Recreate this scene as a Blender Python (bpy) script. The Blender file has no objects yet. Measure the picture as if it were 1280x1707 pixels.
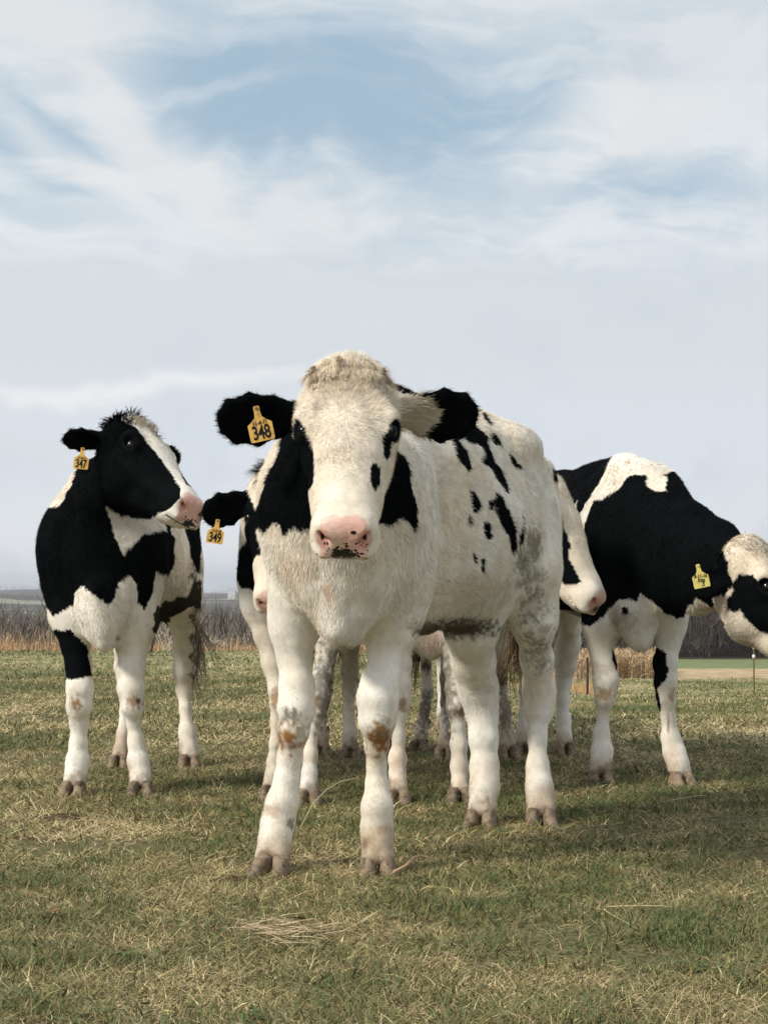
import bpy, math, random, os
import numpy as np
from mathutils import Vector, Matrix

# ------------------------------------------------------------------ camera, sky, sun, exposure
C = bpy.context.scene.collection
SC = bpy.context.scene
FPX, CX, CY, HOR = 2600.0, 640.0, 853.5, 990.0
TH = math.atan((HOR - CY) / FPX)
CH = 0.727
cam_d = bpy.data.cameras.new('camera'); cam = bpy.data.objects.new('camera', cam_d); C.objects.link(cam)
cam.location = (0, 0, CH); cam.rotation_euler = (math.pi / 2 + TH, 0, 0)
cam_d.sensor_fit = 'HORIZONTAL'; cam_d.sensor_width = 36; cam_d.lens = 36 * FPX / 1280
cam_d.clip_start = 0.05; cam_d.clip_end = 20000
SC.camera = cam
SC.view_settings.view_transform = 'Standard'; SC.view_settings.look = 'None'
SC.view_settings.exposure = 0.0; SC.view_settings.gamma = 1
SUN = Vector((-0.62, -0.40, 0.60)).normalized()
sd = bpy.data.lights.new('sun', 'SUN'); sd.energy = 3.6; sd.angle = math.radians(10); sd.color = (1, .93, .82)
sun = bpy.data.objects.new('sun', sd); C.objects.link(sun)
sun.rotation_euler = SUN.to_track_quat('Z', 'Y').to_euler(); sun.location = SUN * 50

class NT:
    """tiny node-graph helper"""
    def __init__(s, tree): s.t = tree; s.n = tree.nodes; s.l = tree.links
    def new(s, typ, **kw):
        nd = s.n.new(typ)
        for k, v in kw.items(): setattr(nd, k, v)
        return nd
    def put(s, sock, v):
        if isinstance(v, bpy.types.NodeSocket): s.l.new(v, sock)
        elif v is not None: sock.default_value = v
    def m(s, op, a, b=None, c=None, clamp=False):
        nd = s.new('ShaderNodeMath', operation=op, use_clamp=clamp)
        s.put(nd.inputs[0], a)
        if b is not None: s.put(nd.inputs[1], b)
        if c is not None: s.put(nd.inputs[2], c)
        return nd.outputs[0]
    def vm(s, op, a, b=None, scale=None):
        nd = s.new('ShaderNodeVectorMath', operation=op)
        s.put(nd.inputs[0], a)
        if b is not None: s.put(nd.inputs[1], b)
        if scale is not None: s.put(nd.inputs[3], scale)
        return nd.outputs[1] if op in ('LENGTH', 'DOT_PRODUCT', 'DISTANCE') else nd.outputs[0]
    def mix(s, f, a, b):
        nd = s.new('ShaderNodeMix', data_type='RGBA'); s.put(nd.inputs[0], f)
        s.put(nd.inputs[6], a if isinstance(a, bpy.types.NodeSocket) else tuple(a) + (1,))
        s.put(nd.inputs[7], b if isinstance(b, bpy.types.NodeSocket) else tuple(b) + (1,))
        return nd.outputs[2]
    def noise(s, vec, scale, detail=4, rough=.55, dist=0):
        nd = s.new('ShaderNodeTexNoise'); s.put(nd.inputs['Vector'], vec)
        nd.inputs['Scale'].default_value = scale; nd.inputs['Detail'].default_value = detail
        nd.inputs['Roughness'].default_value = rough; nd.inputs['Distortion'].default_value = dist
        return nd.outputs['Fac']
    def ramp(s, f, lo, hi):
        nd = s.new('ShaderNodeMapRange', interpolation_type='SMOOTHSTEP'); s.put(nd.inputs[0], f)
        nd.inputs[1].default_value = lo; nd.inputs[2].default_value = hi
        return nd.outputs[0]

w = bpy.data.worlds.new('World'); SC.world = w; w.use_nodes = True
g = NT(w.node_tree); g.n.clear()
sky = g.new('ShaderNodeTexSky', sky_type='NISHITA', sun_disc=False)
sky.sun_elevation = math.asin(SUN.z); sky.sun_rotation = math.atan2(SUN.x, SUN.y)
d = g.new('ShaderNodeTexCoord').outputs['Generated']
sx = g.new('ShaderNodeSeparateXYZ'); g.put(sx.inputs[0], d)
az = g.m('MULTIPLY', g.m('ARCTAN2', sx.outputs[0], sx.outputs[1]), 57.2958)
el = g.m('MULTIPLY', g.m('ARCSINE', sx.outputs[2]), 57.2958)
def px_az(px): return math.degrees(math.atan((px - CX) / FPX))
def py_el(py): return math.degrees(TH + math.atan((CY - py) / FPX))
cv = g.new('ShaderNodeCombineXYZ'); g.put(cv.inputs[0], az); g.put(cv.inputs[1], el)
# slow warp of the cloud plane, then streaks drawn out sideways
wn = g.new('ShaderNodeTexNoise'); g.put(wn.inputs['Vector'], cv.outputs[0]); wn.inputs['Scale'].default_value = .13; wn.inputs['Detail'].default_value = 3
warp = g.vm('ADD', cv.outputs[0], g.vm('SCALE', g.vm('SUBTRACT', wn.outputs['Color'], (.5, .5, .5)), scale=5.0))
def stretch(v, sxx, syy, rot=0):
    nd = g.new('ShaderNodeMapping', vector_type='POINT'); g.put(nd.inputs[0], v)
    nd.inputs['Scale'].default_value = (sxx, syy, 1); nd.inputs['Rotation'].default_value = (0, 0, math.radians(rot)); return nd.outputs[0]
n1 = g.noise(stretch(warp, .09, .22, -8), 1.0, 7, .52)
n2 = g.noise(stretch(warp, .35, 1.0, 12), 1.0, 6, .55)
n3 = g.noise(stretch(warp, .06, .5, 3), 1.0, 5, .5)
def blob(px, py, rx, ry, rot=0, soft=1.0):
    """soft ellipse on the sky round the direction that pixel looks in"""
    nd = g.new('ShaderNodeVectorMath', operation='SUBTRACT'); g.put(nd.inputs[0], warp)
    nd.inputs[1].default_value = (px_az(px), py_el(py), 0)
    mp = g.new('ShaderNodeMapping', vector_type='TEXTURE'); g.put(mp.inputs[0], nd.outputs[0])
    mp.inputs['Rotation'].default_value = (0, 0, math.radians(rot)); mp.inputs['Scale'].default_value = (rx, ry, 1)
    L = g.vm('LENGTH', mp.outputs[0]); return g.ramp(L, 1.0 + soft * .5, .15)
c1_ = g.noise(stretch(warp, .10, .75, -24), 1.0, 9, .56, .15); c2_ = g.noise(stretch(warp, .12, .95, 10), 1.0, 9, .56, .1)
fib = g.m('ADD', g.m('MULTIPLY', g.ramp(c1_, .40, .68), g.m('SUBTRACT', 1.0, g.ramp(az, -5, 4))), g.m('MULTIPLY', g.ramp(c2_, .40, .68), g.ramp(az, -5, 4)))
blue = g.m('MULTIPLY', blob(560, 200, 10.5, 3.9, -8, 1.6), .80)
for a, s in (((990, 275, 6.5, 2.2, -5, 1.5), .62), ((30, 240, 4.5, 1.8, -20, 1.3), .62), ((230, 90, 4.5, 2.6, 0, 1.5), .42), ((1130, 60, 6, 1.6, 10, 1.4), .32), ((100, 375, 5, 1.0, -12, 1.2), .34), ((760, 330, 4, 1.0, -20, 1.3), .4)):
    blue = g.m('MAXIMUM', blue, g.m('MULTIPLY', blob(*a), s))
wisp = g.m('MULTIPLY', blob(235, 215, 5.5, 1.3, -48, 1.4), .62)
for a, s in (((120, 285, 4.6, .7, -24, 1.3), .50), ((1120, 190, 4.4, 1.5, 12, 1.4), .55), ((820, 215, 1.2, .3, 28, 1.2), .25), ((560, 335, 8, 1.3, 4, 1.5), .35), ((90, 60, 4, 1.8, -20, 1.5), .5), ((1180, 60, 3, 1.2, 20, 1.5), .2)):
    wisp = g.m('MAXIMUM', wisp, g.m('MULTIPLY', blob(*a), s))
nn = g.m('MULTIPLY_ADD', g.m('SUBTRACT', n1, .5), 1.2, g.m('MULTIPLY', g.m('SUBTRACT', n2, .5), .9))
bm = g.m('SUBTRACT', blue, g.m('MULTIPLY', wisp, .9)); bm = g.m('SUBTRACT', bm, g.m('MULTIPLY', nn, .35)); bm = g.m('SUBTRACT', bm, g.m('MULTIPLY', fib, .30))
hi = g.ramp(g.m('ADD', el, g.m('MULTIPLY', g.m('SUBTRACT', n1, .5), 5.0)), py_el(560), py_el(350))          # open sky only above the flat grey bank
bm = g.m('MULTIPLY', g.ramp(bm, -.18, .78), hi)
# cloud tone by height: bright band, grey bank, pale horizon
def band(lo, hi_): return g.m('MULTIPLY', g.ramp(el, py_el(hi_[0]), py_el(hi_[1])), g.ramp(el, py_el(lo[0]), py_el(lo[1])))
tone = g.mix(g.ramp(el, py_el(980), py_el(760)), (.90, .915, .93), (.74, .79, .85))
tone = g.mix(g.ramp(el, py_el(760), py_el(560)), tone, (.70, .75, .79))
tone = g.mix(g.ramp(g.m('ADD', el, g.m('MULTIPLY', nn, 2.5)), py_el(480), py_el(395)), tone, (.80, .84, .87))
tone = g.mix(g.ramp(el, py_el(250), py_el(60)), tone, (.72, .77, .81))
tone = g.mix(g.m('MULTIPLY', g.ramp(n3, .48, .75), .35), tone, (.74, .75, .77))
tone = g.mix(g.m('MULTIPLY', g.ramp(n1, .46, .66), .35), tone, (.62, .68, .76)); st = g.m('MULTIPLY', blob(170, 662, 9, .42, 2), .95); st = g.m('MULTIPLY', st, g.ramp(n2, .25, .5)); tone = g.mix(st, tone, (.88, .89, .90))
tone = g.mix(g.m('MULTIPLY', wisp, 1.0), tone, (.80, .81, .81))
skc = g.new('ShaderNodeVectorMath', operation='SCALE'); g.put(skc.inputs[0], sky.outputs[0]); skc.inputs[3].default_value = .10
skm = g.mix(.80, skc.outputs[0], (.42, .575, .70))
col = g.mix(bm, tone, skm)
bg = g.new('ShaderNodeBackground'); g.put(bg.inputs[0], col); bg.inputs[1].default_value = 1.0
out = g.new('ShaderNodeOutputWorld'); g.l.new(bg.outputs[0], out.inputs[0])

# ------------------------------------------------------------------ helpers
rng = np.random.default_rng(7)
def W(px, py, Y):
    r = np.array([(px - CX) / FPX, math.cos(TH) - (CY - py) / FPX * math.sin(TH), math.sin(TH) + (CY - py) / FPX * math.cos(TH)])
    r = r * (Y / r[1]); r[2] += CH; return r
def GY(py):
    """distance of the ground seen at that row"""
    a = math.cos(TH) - (CY - py) / FPX * math.sin(TH); b = math.sin(TH) + (CY - py) / FPX * math.cos(TH)
    return -CH * a / b
def proj(P):
    c, s = math.cos(TH), math.sin(TH); z = P[:, 2] - CH
    f = P[:, 1] * c + z * s; u = -P[:, 1] * s + z * c
    return CX + FPX * P[:, 0] / f, CY - FPX * u / f
def norm(v): v = np.asarray(v, float); return v / (np.linalg.norm(v, axis=-1, keepdims=True) + 1e-12)
def _h(i, j, k, seed):
    h = (i * 374761393 + j * 668265263 + k * 2147483647 + seed * 974634777) & 0xffffffff
    h = ((h ^ (h >> 13)) * 1274126177) & 0xffffffff
    return ((h ^ (h >> 16)) & 0xffff) / 65535.0
def vnoise(P, scale, seed=0, octaves=1):
    """value noise 0..1"""
    out = np.zeros(len(P)); amp = 1.0; tot = 0
    for o in range(octaves):
        Q = P * scale * (2 ** o) + 100.3; I = np.floor(Q).astype(np.int64); F = Q - I; F = F * F * (3 - 2 * F)
        v = 0
        for a in (0, 1):
            for b in (0, 1):
                for c in (0, 1):
                    wt = (F[:, 0] if a else 1 - F[:, 0]) * (F[:, 1] if b else 1 - F[:, 1]) * (F[:, 2] if c else 1 - F[:, 2])
                    v = v + wt * _h(I[:, 0] + a, I[:, 1] + b, I[:, 2] + c, seed + o * 17)
        out += amp * v; tot += amp; amp *= .5
    return out / tot
def sstep(x, a, b): t = np.clip((x - a) / (b - a), 0, 1); return t * t * (3 - 2 * t)
def inpoly(x, y, poly):
    r = np.zeros(len(x), bool); n = len(poly); j = n - 1
    for i in range(n):
        xi, yi = poly[i]; xj, yj = poly[j]
        if yi != yj:
            c = ((yi > y) != (yj > y)) & (x < (xj - xi) * (y - yi) / (yj - yi) + xi); r ^= c
        j = i
    return r
def mesh_np(name, V, F, mat, parent=None, col=None, smooth=True, starts=None, tot=None):
    """V (n,3); F (m,k) array of faces, or flat loops with starts/tot"""
    me = bpy.data.meshes.new(name)
    me.vertices.add(len(V)); me.vertices.foreach_set('co', np.ascontiguousarray(V, np.float32).ravel())
    if starts is None:
        k = F.shape[1]; m = len(F); starts = np.arange(m) * k; tot = np.full(m, k)
    fl = np.ascontiguousarray(F, np.int32).ravel()
    me.loops.add(len(fl)); me.loops.foreach_set('vertex_index', fl)
    me.polygons.add(len(starts)); me.polygons.foreach_set('loop_start', np.asarray(starts, np.int32)); me.polygons.foreach_set('loop_total', np.asarray(tot, np.int32))
    if smooth: me.polygons.foreach_set('use_smooth', np.ones(len(starts), bool))
    me.update(calc_edges=True)
    if col is not None:
        a = me.attributes.new('Col', 'FLOAT_COLOR', 'POINT'); cc = np.ones((len(V), 4), np.float32); cc[:, :3] = col
        a.data.foreach_set('color', cc.ravel())
    me.materials.append(mat)
    o = bpy.data.objects.new(name, me); C.objects.link(o)
    if parent is not None: o.parent = parent; o.matrix_parent_inverse = parent.matrix_world.inverted()
    return o
def tag(o, label=None, cat=None, group=None, kind=None):
    if label: o['label'] = label
    if cat: o['category'] = cat
    if group: o['group'] = group
    if kind: o['kind'] = kind
    return o
def empty(name, loc, label, cat, group=None):
    o = bpy.data.objects.new(name, None); C.objects.link(o); o.location = loc; o.empty_display_size = .1
    o.matrix_world = Matrix.Translation(Vector(loc)); tag(o, label, cat, group); return o
def mat_simple(name, color, rough=.6, spec=.3, attr=False, extra=None, sss=0, coat=0):
    m = bpy.data.materials.new(name); m.use_nodes = True; q = NT(m.node_tree)
    b = q.n['Principled BSDF']; b.inputs['Roughness'].default_value = rough; b.inputs['Specular IOR Level'].default_value = spec
    if attr:
        a = q.new('ShaderNodeAttribute', attribute_name='Col'); q.l.new(a.outputs['Color'], b.inputs['Base Color'])
    elif color is not None: b.inputs['Base Color'].default_value = tuple(color) + (1,)
    if coat: b.inputs['Coat Weight'].default_value = coat
    if extra: extra(q, b)
    return m

# ------------------------------------------------------------------ implicit surface body builder
class Prim:
    __slots__ = ('p0', 'p1', 'a0', 'b0', 'a1', 'b1', 'S', 'U', 'A', 'L', 'cap0', 'cap1', 'g', 'k', 'flow', 'hl', 'sub')
    def ev(s, P):
        r = P - s.p0; t = r @ s.A; tc = np.clip(t, 0, s.L); f = tc / max(s.L, 1e-9); f = f * f * (3 - 2 * f) * .5 + f * .5
        a = s.a0 + (s.a1 - s.a0) * f; b = s.b0 + (s.b1 - s.b0) * f
        o = t - tc; c = np.where(o < 0, s.cap0, s.cap1)
        x = (r @ s.S) / a; y = (r @ s.U) / b; z = o / c
        k0 = np.sqrt(x * x + y * y + z * z); k1 = np.sqrt((x / a) ** 2 + (y / b) ** 2 + (z / c) ** 2) + 1e-9
        return k0 * (k0 - 1) / k1
    def bbox(s, m):
        R = max(s.a0, s.b0, s.a1, s.b1, s.cap0, s.cap1) + m
        return np.minimum(s.p0, s.p1) - R, np.maximum(s.p0, s.p1) + R
def smin(a, b, k): h = np.maximum(k - np.abs(a - b), 0) / k; return np.minimum(a, b) - h * h * k * .25

class Body:
    def __init__(s): s.P = []
    def seg(s, p0, p1, a0, b0, a1=None, b1=None, up=(0, 0, 1), g='body', k=.04, cap0=None, cap1=None, flow=None, hl=1.0, sub=False):
        q = Prim(); q.p0 = np.array(p0, float); q.p1 = np.array(p1, float)
        A = q.p1 - q.p0; q.L = float(np.linalg.norm(A)); q.A = A / q.L if q.L > 1e-9 else np.array((0, 1., 0))
        u = np.array(up, float); u = u - q.A * (u @ q.A)
        if np.linalg.norm(u) < 1e-6: u = np.cross(q.A, (1, 0, 0))
        q.U = norm(u); q.S = np.cross(q.A, q.U)
        q.a0, q.b0 = a0, b0; q.a1 = a0 if a1 is None else a1; q.b1 = b0 if b1 is None else b1
        q.cap0 = cap0 or min(q.a0, q.b0); q.cap1 = cap1 or min(q.a1, q.b1)
        q.g = g; q.k = k; q.flow = q.A if flow is None else norm(flow); q.hl = hl; q.sub = sub; s.P.append(q); return q
    def ell(s, c, axis, ra, side, rs, ru, **kw):
        """ellipsoid: ra along axis; ru along the 'side' reference vector, rs across"""
        ax = norm(axis); e = 1e-4; c = np.array(c, float)
        return s.seg(c - ax * e, c + ax * e, rs, ru, up=side, cap0=ra, cap1=ra, **kw)
    def chain(s, nodes, **kw):
        """nodes: (point, a, b)"""
        up = kw.pop('ups', None)
        for i in range(len(nodes) - 1):
            (p, a, b), (q, c, d) = nodes[i], nodes[i + 1]
            if up is not None: kw['up'] = up
            s.seg(p, q, a, b, c, d, **kw)
    def build(s, h):
        lo = np.min([p.bbox(0)[0] for p in s.P if not p.sub], 0) - 3 * h; hi = np.max([p.bbox(0)[1] for p in s.P if not p.sub], 0) + 3 * h
        n = np.ceil((hi - lo) / h).astype(int) + 1
        D = np.full(n, 9.0, np.float32); ax = [lo[i] + np.arange(n[i]) * h for i in range(3)]
        for p in s.P:
            a, b = p.bbox(p.k + 2 * h); i0 = np.clip(((a - lo) / h).astype(int), 0, n); i1 = np.clip(((b - lo) / h).astype(int) + 2, 0, n)
            if np.any(i1 <= i0): continue
            sl = tuple(slice(i0[k], i1[k]) for k in range(3))
            X, Y, Z = np.meshgrid(ax[0][sl[0]], ax[1][sl[1]], ax[2][sl[2]], indexing='ij')
            v = p.ev(np.stack([X.ravel(), Y.ravel(), Z.ravel()], 1)).reshape(X.shape).astype(np.float32)
            D[sl] = -smin(-D[sl], v, p.k) if p.sub else smin(D[sl], v, p.k)
        V, F = surfnets(D, lo, h)
        # keep the largest shell
        s.V, s.F = V, F
        s.N = vnormals(V, F)
        return s
    def info(s, P, sigma=.012):
        """per point: dominant group index, flow, hair length"""
        gs = sorted({p.g for p in s.P}); best = np.full((len(gs), len(P)), 9.0); fl = np.zeros((len(P), 3)); hl = np.zeros(len(P)); wt = np.full(len(P), 1e-9)
        for p in s.P:
            if p.sub: continue
            a, b = p.bbox(.08); m = np.all((P > a) & (P < b), 1)
            if not m.any(): continue
            dd = p.ev(P[m]); gi = gs.index(p.g); best[gi, m] = np.minimum(best[gi, m], dd)
            ww = np.exp(-np.maximum(dd, 0) / sigma); fl[m] += ww[:, None] * p.flow; hl[m] += ww * p.hl; wt[m] += ww
        gi = np.argmin(best, 0)
        return np.array(gs)[gi], norm(fl), hl / wt

def surfnets(D, lo, h):
    n = D.shape; S = D < 0
    c = np.zeros(tuple(x - 1 for x in n), np.uint8)
    for a in (0, 1):
        for b in (0, 1):
            for e in (0, 1): c += S[a:n[0] - 1 + a, b:n[1] - 1 + b, e:n[2] - 1 + e]
    act = (c > 0) & (c < 8); I = np.argwhere(act); idx = np.full(act.shape, -1, np.int64); idx[act] = np.arange(len(I))
    acc = np.zeros((len(I), 3)); cnt = np.zeros(len(I))
    offs = [(a, b, e) for a in (0, 1) for b in (0, 1) for e in (0, 1)]
    val = {o: D[I[:, 0] + o[0], I[:, 1] + o[1], I[:, 2] + o[2]] for o in offs}
    for o in offs:
        for ax in range(3):
            if o[ax] == 0:
                q = list(o); q[ax] = 1; q = tuple(q); v0, v1 = val[o], val[q]; m = (v0 < 0) != (v1 < 0)
                t = np.where(m, v0 / np.where(m, v0 - v1, 1), 0)
                pt = np.tile(np.array(o, float), (len(I), 1)); pt[:, ax] += t; acc += pt * m[:, None]; cnt += m
    V = lo + (I + acc / cnt[:, None]) * h
    F = []
    for ax in range(3):
        b, e = [(1, 2), (2, 0), (0, 1)][ax]
        s0 = [slice(None)] * 3; s1 = [slice(None)] * 3; s0[ax] = slice(0, n[ax] - 1); s1[ax] = slice(1, n[ax])
        A, B = S[tuple(s0)], S[tuple(s1)]; E = np.argwhere(A != B); fl = A[E[:, 0], E[:, 1], E[:, 2]]
        ok = (E[:, b] > 0) & (E[:, e] > 0) & (E[:, b] < n[b] - 1) & (E[:, e] < n[e] - 1); E = E[ok]; fl = fl[ok]
        def cell(db, de):
            q = E.copy(); q[:, b] += db; q[:, e] += de; return idx[q[:, 0], q[:, 1], q[:, 2]]
        Q = np.stack([cell(-1, -1), cell(0, -1), cell(0, 0), cell(-1, 0)], 1); Q[~fl] = Q[~fl][:, ::-1]; F.append(Q)
    return V, np.concatenate(F)
def vnormals(V, F):
    a = np.cross(V[F[:, 2]] - V[F[:, 0]], V[F[:, 3]] - V[F[:, 1]]); N = np.zeros_like(V)
    for k in range(4):
        for j in range(3): N[:, j] += np.bincount(F[:, k], a[:, j], len(V))
    return norm(N)

CAMP = np.array((0, 0, CH))
def sample(V, F, N, n, wfun=None, r=rng):
    """random points on quads, weighted by area * wfun(centre, normal)"""
    c = V[F].mean(1); nn = norm(np.cross(V[F[:, 2]] - V[F[:, 0]], V[F[:, 3]] - V[F[:, 1]])); ar = np.linalg.norm(np.cross(V[F[:, 2]] - V[F[:, 0]], V[F[:, 3]] - V[F[:, 1]]), axis=1)
    w_ = ar * (wfun(c, nn) if wfun is not None else 1); cs = np.cumsum(w_); k = np.searchsorted(cs, r.random(n) * cs[-1]); k = np.minimum(k, len(F) - 1)
    u, v = r.random(n)[:, None], r.random(n)[:, None]; q = F[k]
    P = (V[q[:, 0]] * (1 - u) + V[q[:, 1]] * u) * (1 - v) + (V[q[:, 3]] * (1 - u) + V[q[:, 2]] * u) * v
    NN = norm((N[q[:, 0]] * (1 - u) + N[q[:, 1]] * u) * (1 - v) + (N[q[:, 3]] * (1 - u) + N[q[:, 2]] * u) * v)
    return P, NN
def blades(P, N, T, L, Wd, lift, col, bend=.5, jit=.25, seg=2, r=rng, tipshade=None):
    """flat tapering hairs: root P, surface normal N, comb direction T, length L, width Wd"""
    n = len(P); T = norm(T - N * np.sum(T * N, 1)[:, None]); T = norm(T + r.normal(0, jit, (n, 3)))
    d = norm(T * np.cos(lift)[:, None] + N * np.sin(lift)[:, None]); s = norm(np.cross(N, d) + r.normal(0, .25, (n, 3)))
    rows = []; p = P.copy(); cc = []
    for i in range(seg + 1):
        f = i / seg; w_ = Wd * (1 - f * .85)
        if i < seg: rows += [p - s * w_[:, None] * .5, p + s * w_[:, None] * .5]; cc += [col, col]
        else: rows.append(p); cc.append(col)
        if i < seg:
            p = p + d * (L / seg)[:, None]; d = norm(d - N * (bend / seg) + r.normal(0, jit * .4, (n, 3)))
    m = 2 * seg + 1; V = np.stack(rows, 1).reshape(-1, 3); CL = np.stack(cc, 1).reshape(-1, 3)
    base = np.arange(n)[:, None] * m; loops = []; tot = []
    for i in range(seg - 1): loops.append(base + np.array([2 * i, 2 * i + 1, 2 * i + 3, 2 * i + 2])); tot.append(4)
    loops.append(base + np.array([2 * seg - 2, 2 * seg - 1, 2 * seg])); tot.append(3)
    Lp = np.concatenate(loops, 1).ravel(); per = sum(tot); st = (np.arange(n)[:, None] * per + np.cumsum([0] + tot[:-1])).ravel(); tt = np.tile(tot, n)
    return V, Lp, st, tt, CL
HS = 1.0; NH = 1.0; NG = 1.0; only = ''
# ------------------------------------------------------------------ ground, fields, woods, hills
def gz(x, y):
    x = np.asarray(x, float); y = np.asarray(y, float); x, y = np.broadcast_arrays(x, y); ya = np.maximum(y, .01)
    zl = np.interp(y, [-400, 0, 20, 24, 120, 320, 900, 1800, 2300, 2900, 4200, 6500], [-1, 0, 0, -.3, -14, -20, -24, -14, -6, -9, -3, -30])
    zr = np.interp(y, [-400, 0, 9, 22, 30, 80, 140, 220, 900, 1800, 2300, 2900, 4200, 6500], [-1, 0, 0, -.686, -.9, -5, -5, -6, -16, -14, -6, -9, -3, -30])
    t = sstep(x / ya, .07, .13) * sstep(ya, 6, 10); z = zl * (1 - t) + zr * t
    P = np.stack([x.ravel(), y.ravel(), 0 * x.ravel()], 1); far = sstep(y, 500, 2200)
    hill = (vnoise(P, 1 / 420., 5, 3).reshape(x.shape) - .48) * 46 * far + (vnoise(P, 1 / 1300., 8, 2).reshape(x.shape) - .5) * 34 * sstep(y, 1500, 3800)
    hill = hill + 9 * sstep(-x / ya, .16, .24) * sstep(y, 1800, 2600)
    return z + np.minimum(hill, 30) + (vnoise(P, .7, 3, 2).reshape(x.shape) - .5) * .05 * (1 - sstep(y, 30, 80)) * sstep(np.abs(y - 5), 0, 5)
def grid_mesh(name, xs, ys, mat, zf, warp_=None):
    X, Y = np.meshgrid(xs, ys); Z = zf(X, Y); n, m = X.shape; idx = np.arange(n * m).reshape(n, m)
    F = np.stack([idx[:-1, :-1], idx[:-1, 1:], idx[1:, 1:], idx[1:, :-1]], -1).reshape(-1, 4)
    return mesh_np(name, np.stack([X.ravel(), Y.ravel(), Z.ravel()], 1), F, mat)
def edge_y(x, y):
    """0 in the pasture, 1 past its far edge"""
    t = sstep(x / np.maximum(y, .01), .07, .13); return y - (20.3 * (1 - t) + 30 * t)

def _ground(q, b):
    ge = q.new('ShaderNodeNewGeometry').outputs['Position']; sp = q.new('ShaderNodeSeparateXYZ'); q.put(sp.inputs[0], ge); x, y = sp.outputs[0], sp.outputs[1]
    # pasture: thatch, soil and short sward
    n1_ = q.noise(ge, 55, 8, .7); n2_ = q.noise(ge, 1.3, 5, .6); n3_ = q.noise(ge, 9, 4, .6)
    past = q.mix(q.ramp(n1_, .35, .65), (.07, .068, .03), (.26, .22, .12)); past = q.mix(q.m('MULTIPLY', q.ramp(n2_, .42, .62), .6), past, (.13, .15, .058)); past = q.mix(q.m('MULTIPLY', q.ramp(n3_, .55, .75), .5), past, (.24, .20, .11))
    mp = q.new('ShaderNodeMapping'); q.put(mp.inputs[0], ge); mp.inputs['Scale'].default_value = (1, 1, 1)
    mid = q.mix(q.ramp(q.noise(mp.outputs[0], 3.2, 6, .7), .35, .65), (.19, .195, .085), (.40, .36, .20)); past = q.mix(q.ramp(y, 8, 15), past, mid)
    # fields and woods beyond, by place
    ratio = q.m('DIVIDE', x, q.m('MAXIMUM', y, .1)); right = q.ramp(ratio, .07, .13)
    fld = q.noise(ge, .006, 2, .4); wod = q.mix(q.ramp(q.noise(ge, .05, 6, .7), .35, .65), (.045, .038, .028), (.105, .085, .060))
    far = q.mix(q.ramp(fld, .62, .63), wod, (.30, .29, .21)); far = q.mix(q.ramp(q.noise(ge, .0041, 2, .4), .63, .64), far, (.13, .16, .08))
    tan = q.mix(q.ramp(q.noise(mp.outputs[0], .6, 6, .65), .3, .7), (.36, .26, .145), (.56, .44, .28)); grn = q.mix(q.ramp(q.noise(ge, 1.2, 4), .3, .7), (.16, .20, .09), (.23, .26, .13))
    rt = q.mix(q.ramp(y, 119, 120.5), tan, grn); rt = q.mix(q.ramp(y, 136, 138), rt, wod)
    lf = q.mix(q.ramp(y, 24, 40), (.20, .15, .08), wod)
    away = q.mix(right, lf, rt); away = q.mix(q.ramp(y, 420, 520), away, far)
    e = q.m('ADD', q.m('MULTIPLY', right, 9.7), 20.3); e = q.m('ADD', e, q.m('MULTIPLY', q.m('SUBTRACT', q.noise(ge, .8, 3), .5), 2.0))
    f = q.ramp(q.m('SUBTRACT', y, e), -.4, .4)
    q.l.new(q.mix(f, past, away), b.inputs['Base Color'])
    bp = q.new('ShaderNodeBump'); bp.inputs['Strength'].default_value = .8; bp.inputs['Distance'].default_value = .02; q.l.new(n1_, bp.inputs['Height']); q.l.new(bp.outputs[0], b.inputs['Normal'])
M_GROUND = mat_simple('pasture', None, .95, .1, extra=_ground)
def terrain():
    xs_ = np.unique(np.concatenate([np.linspace(-12, 12, 121), np.sinh(np.linspace(-8.2, 8.2, 150)) * 1.6])); ys_ = np.unique(np.concatenate([np.linspace(-30, 40, 281), np.geomspace(40, 6500, 260), [-300, -120, -60]]))
    tag(grid_mesh('ground', xs_, ys_, M_GROUND, gz), kind='structure')
terrain()

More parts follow.
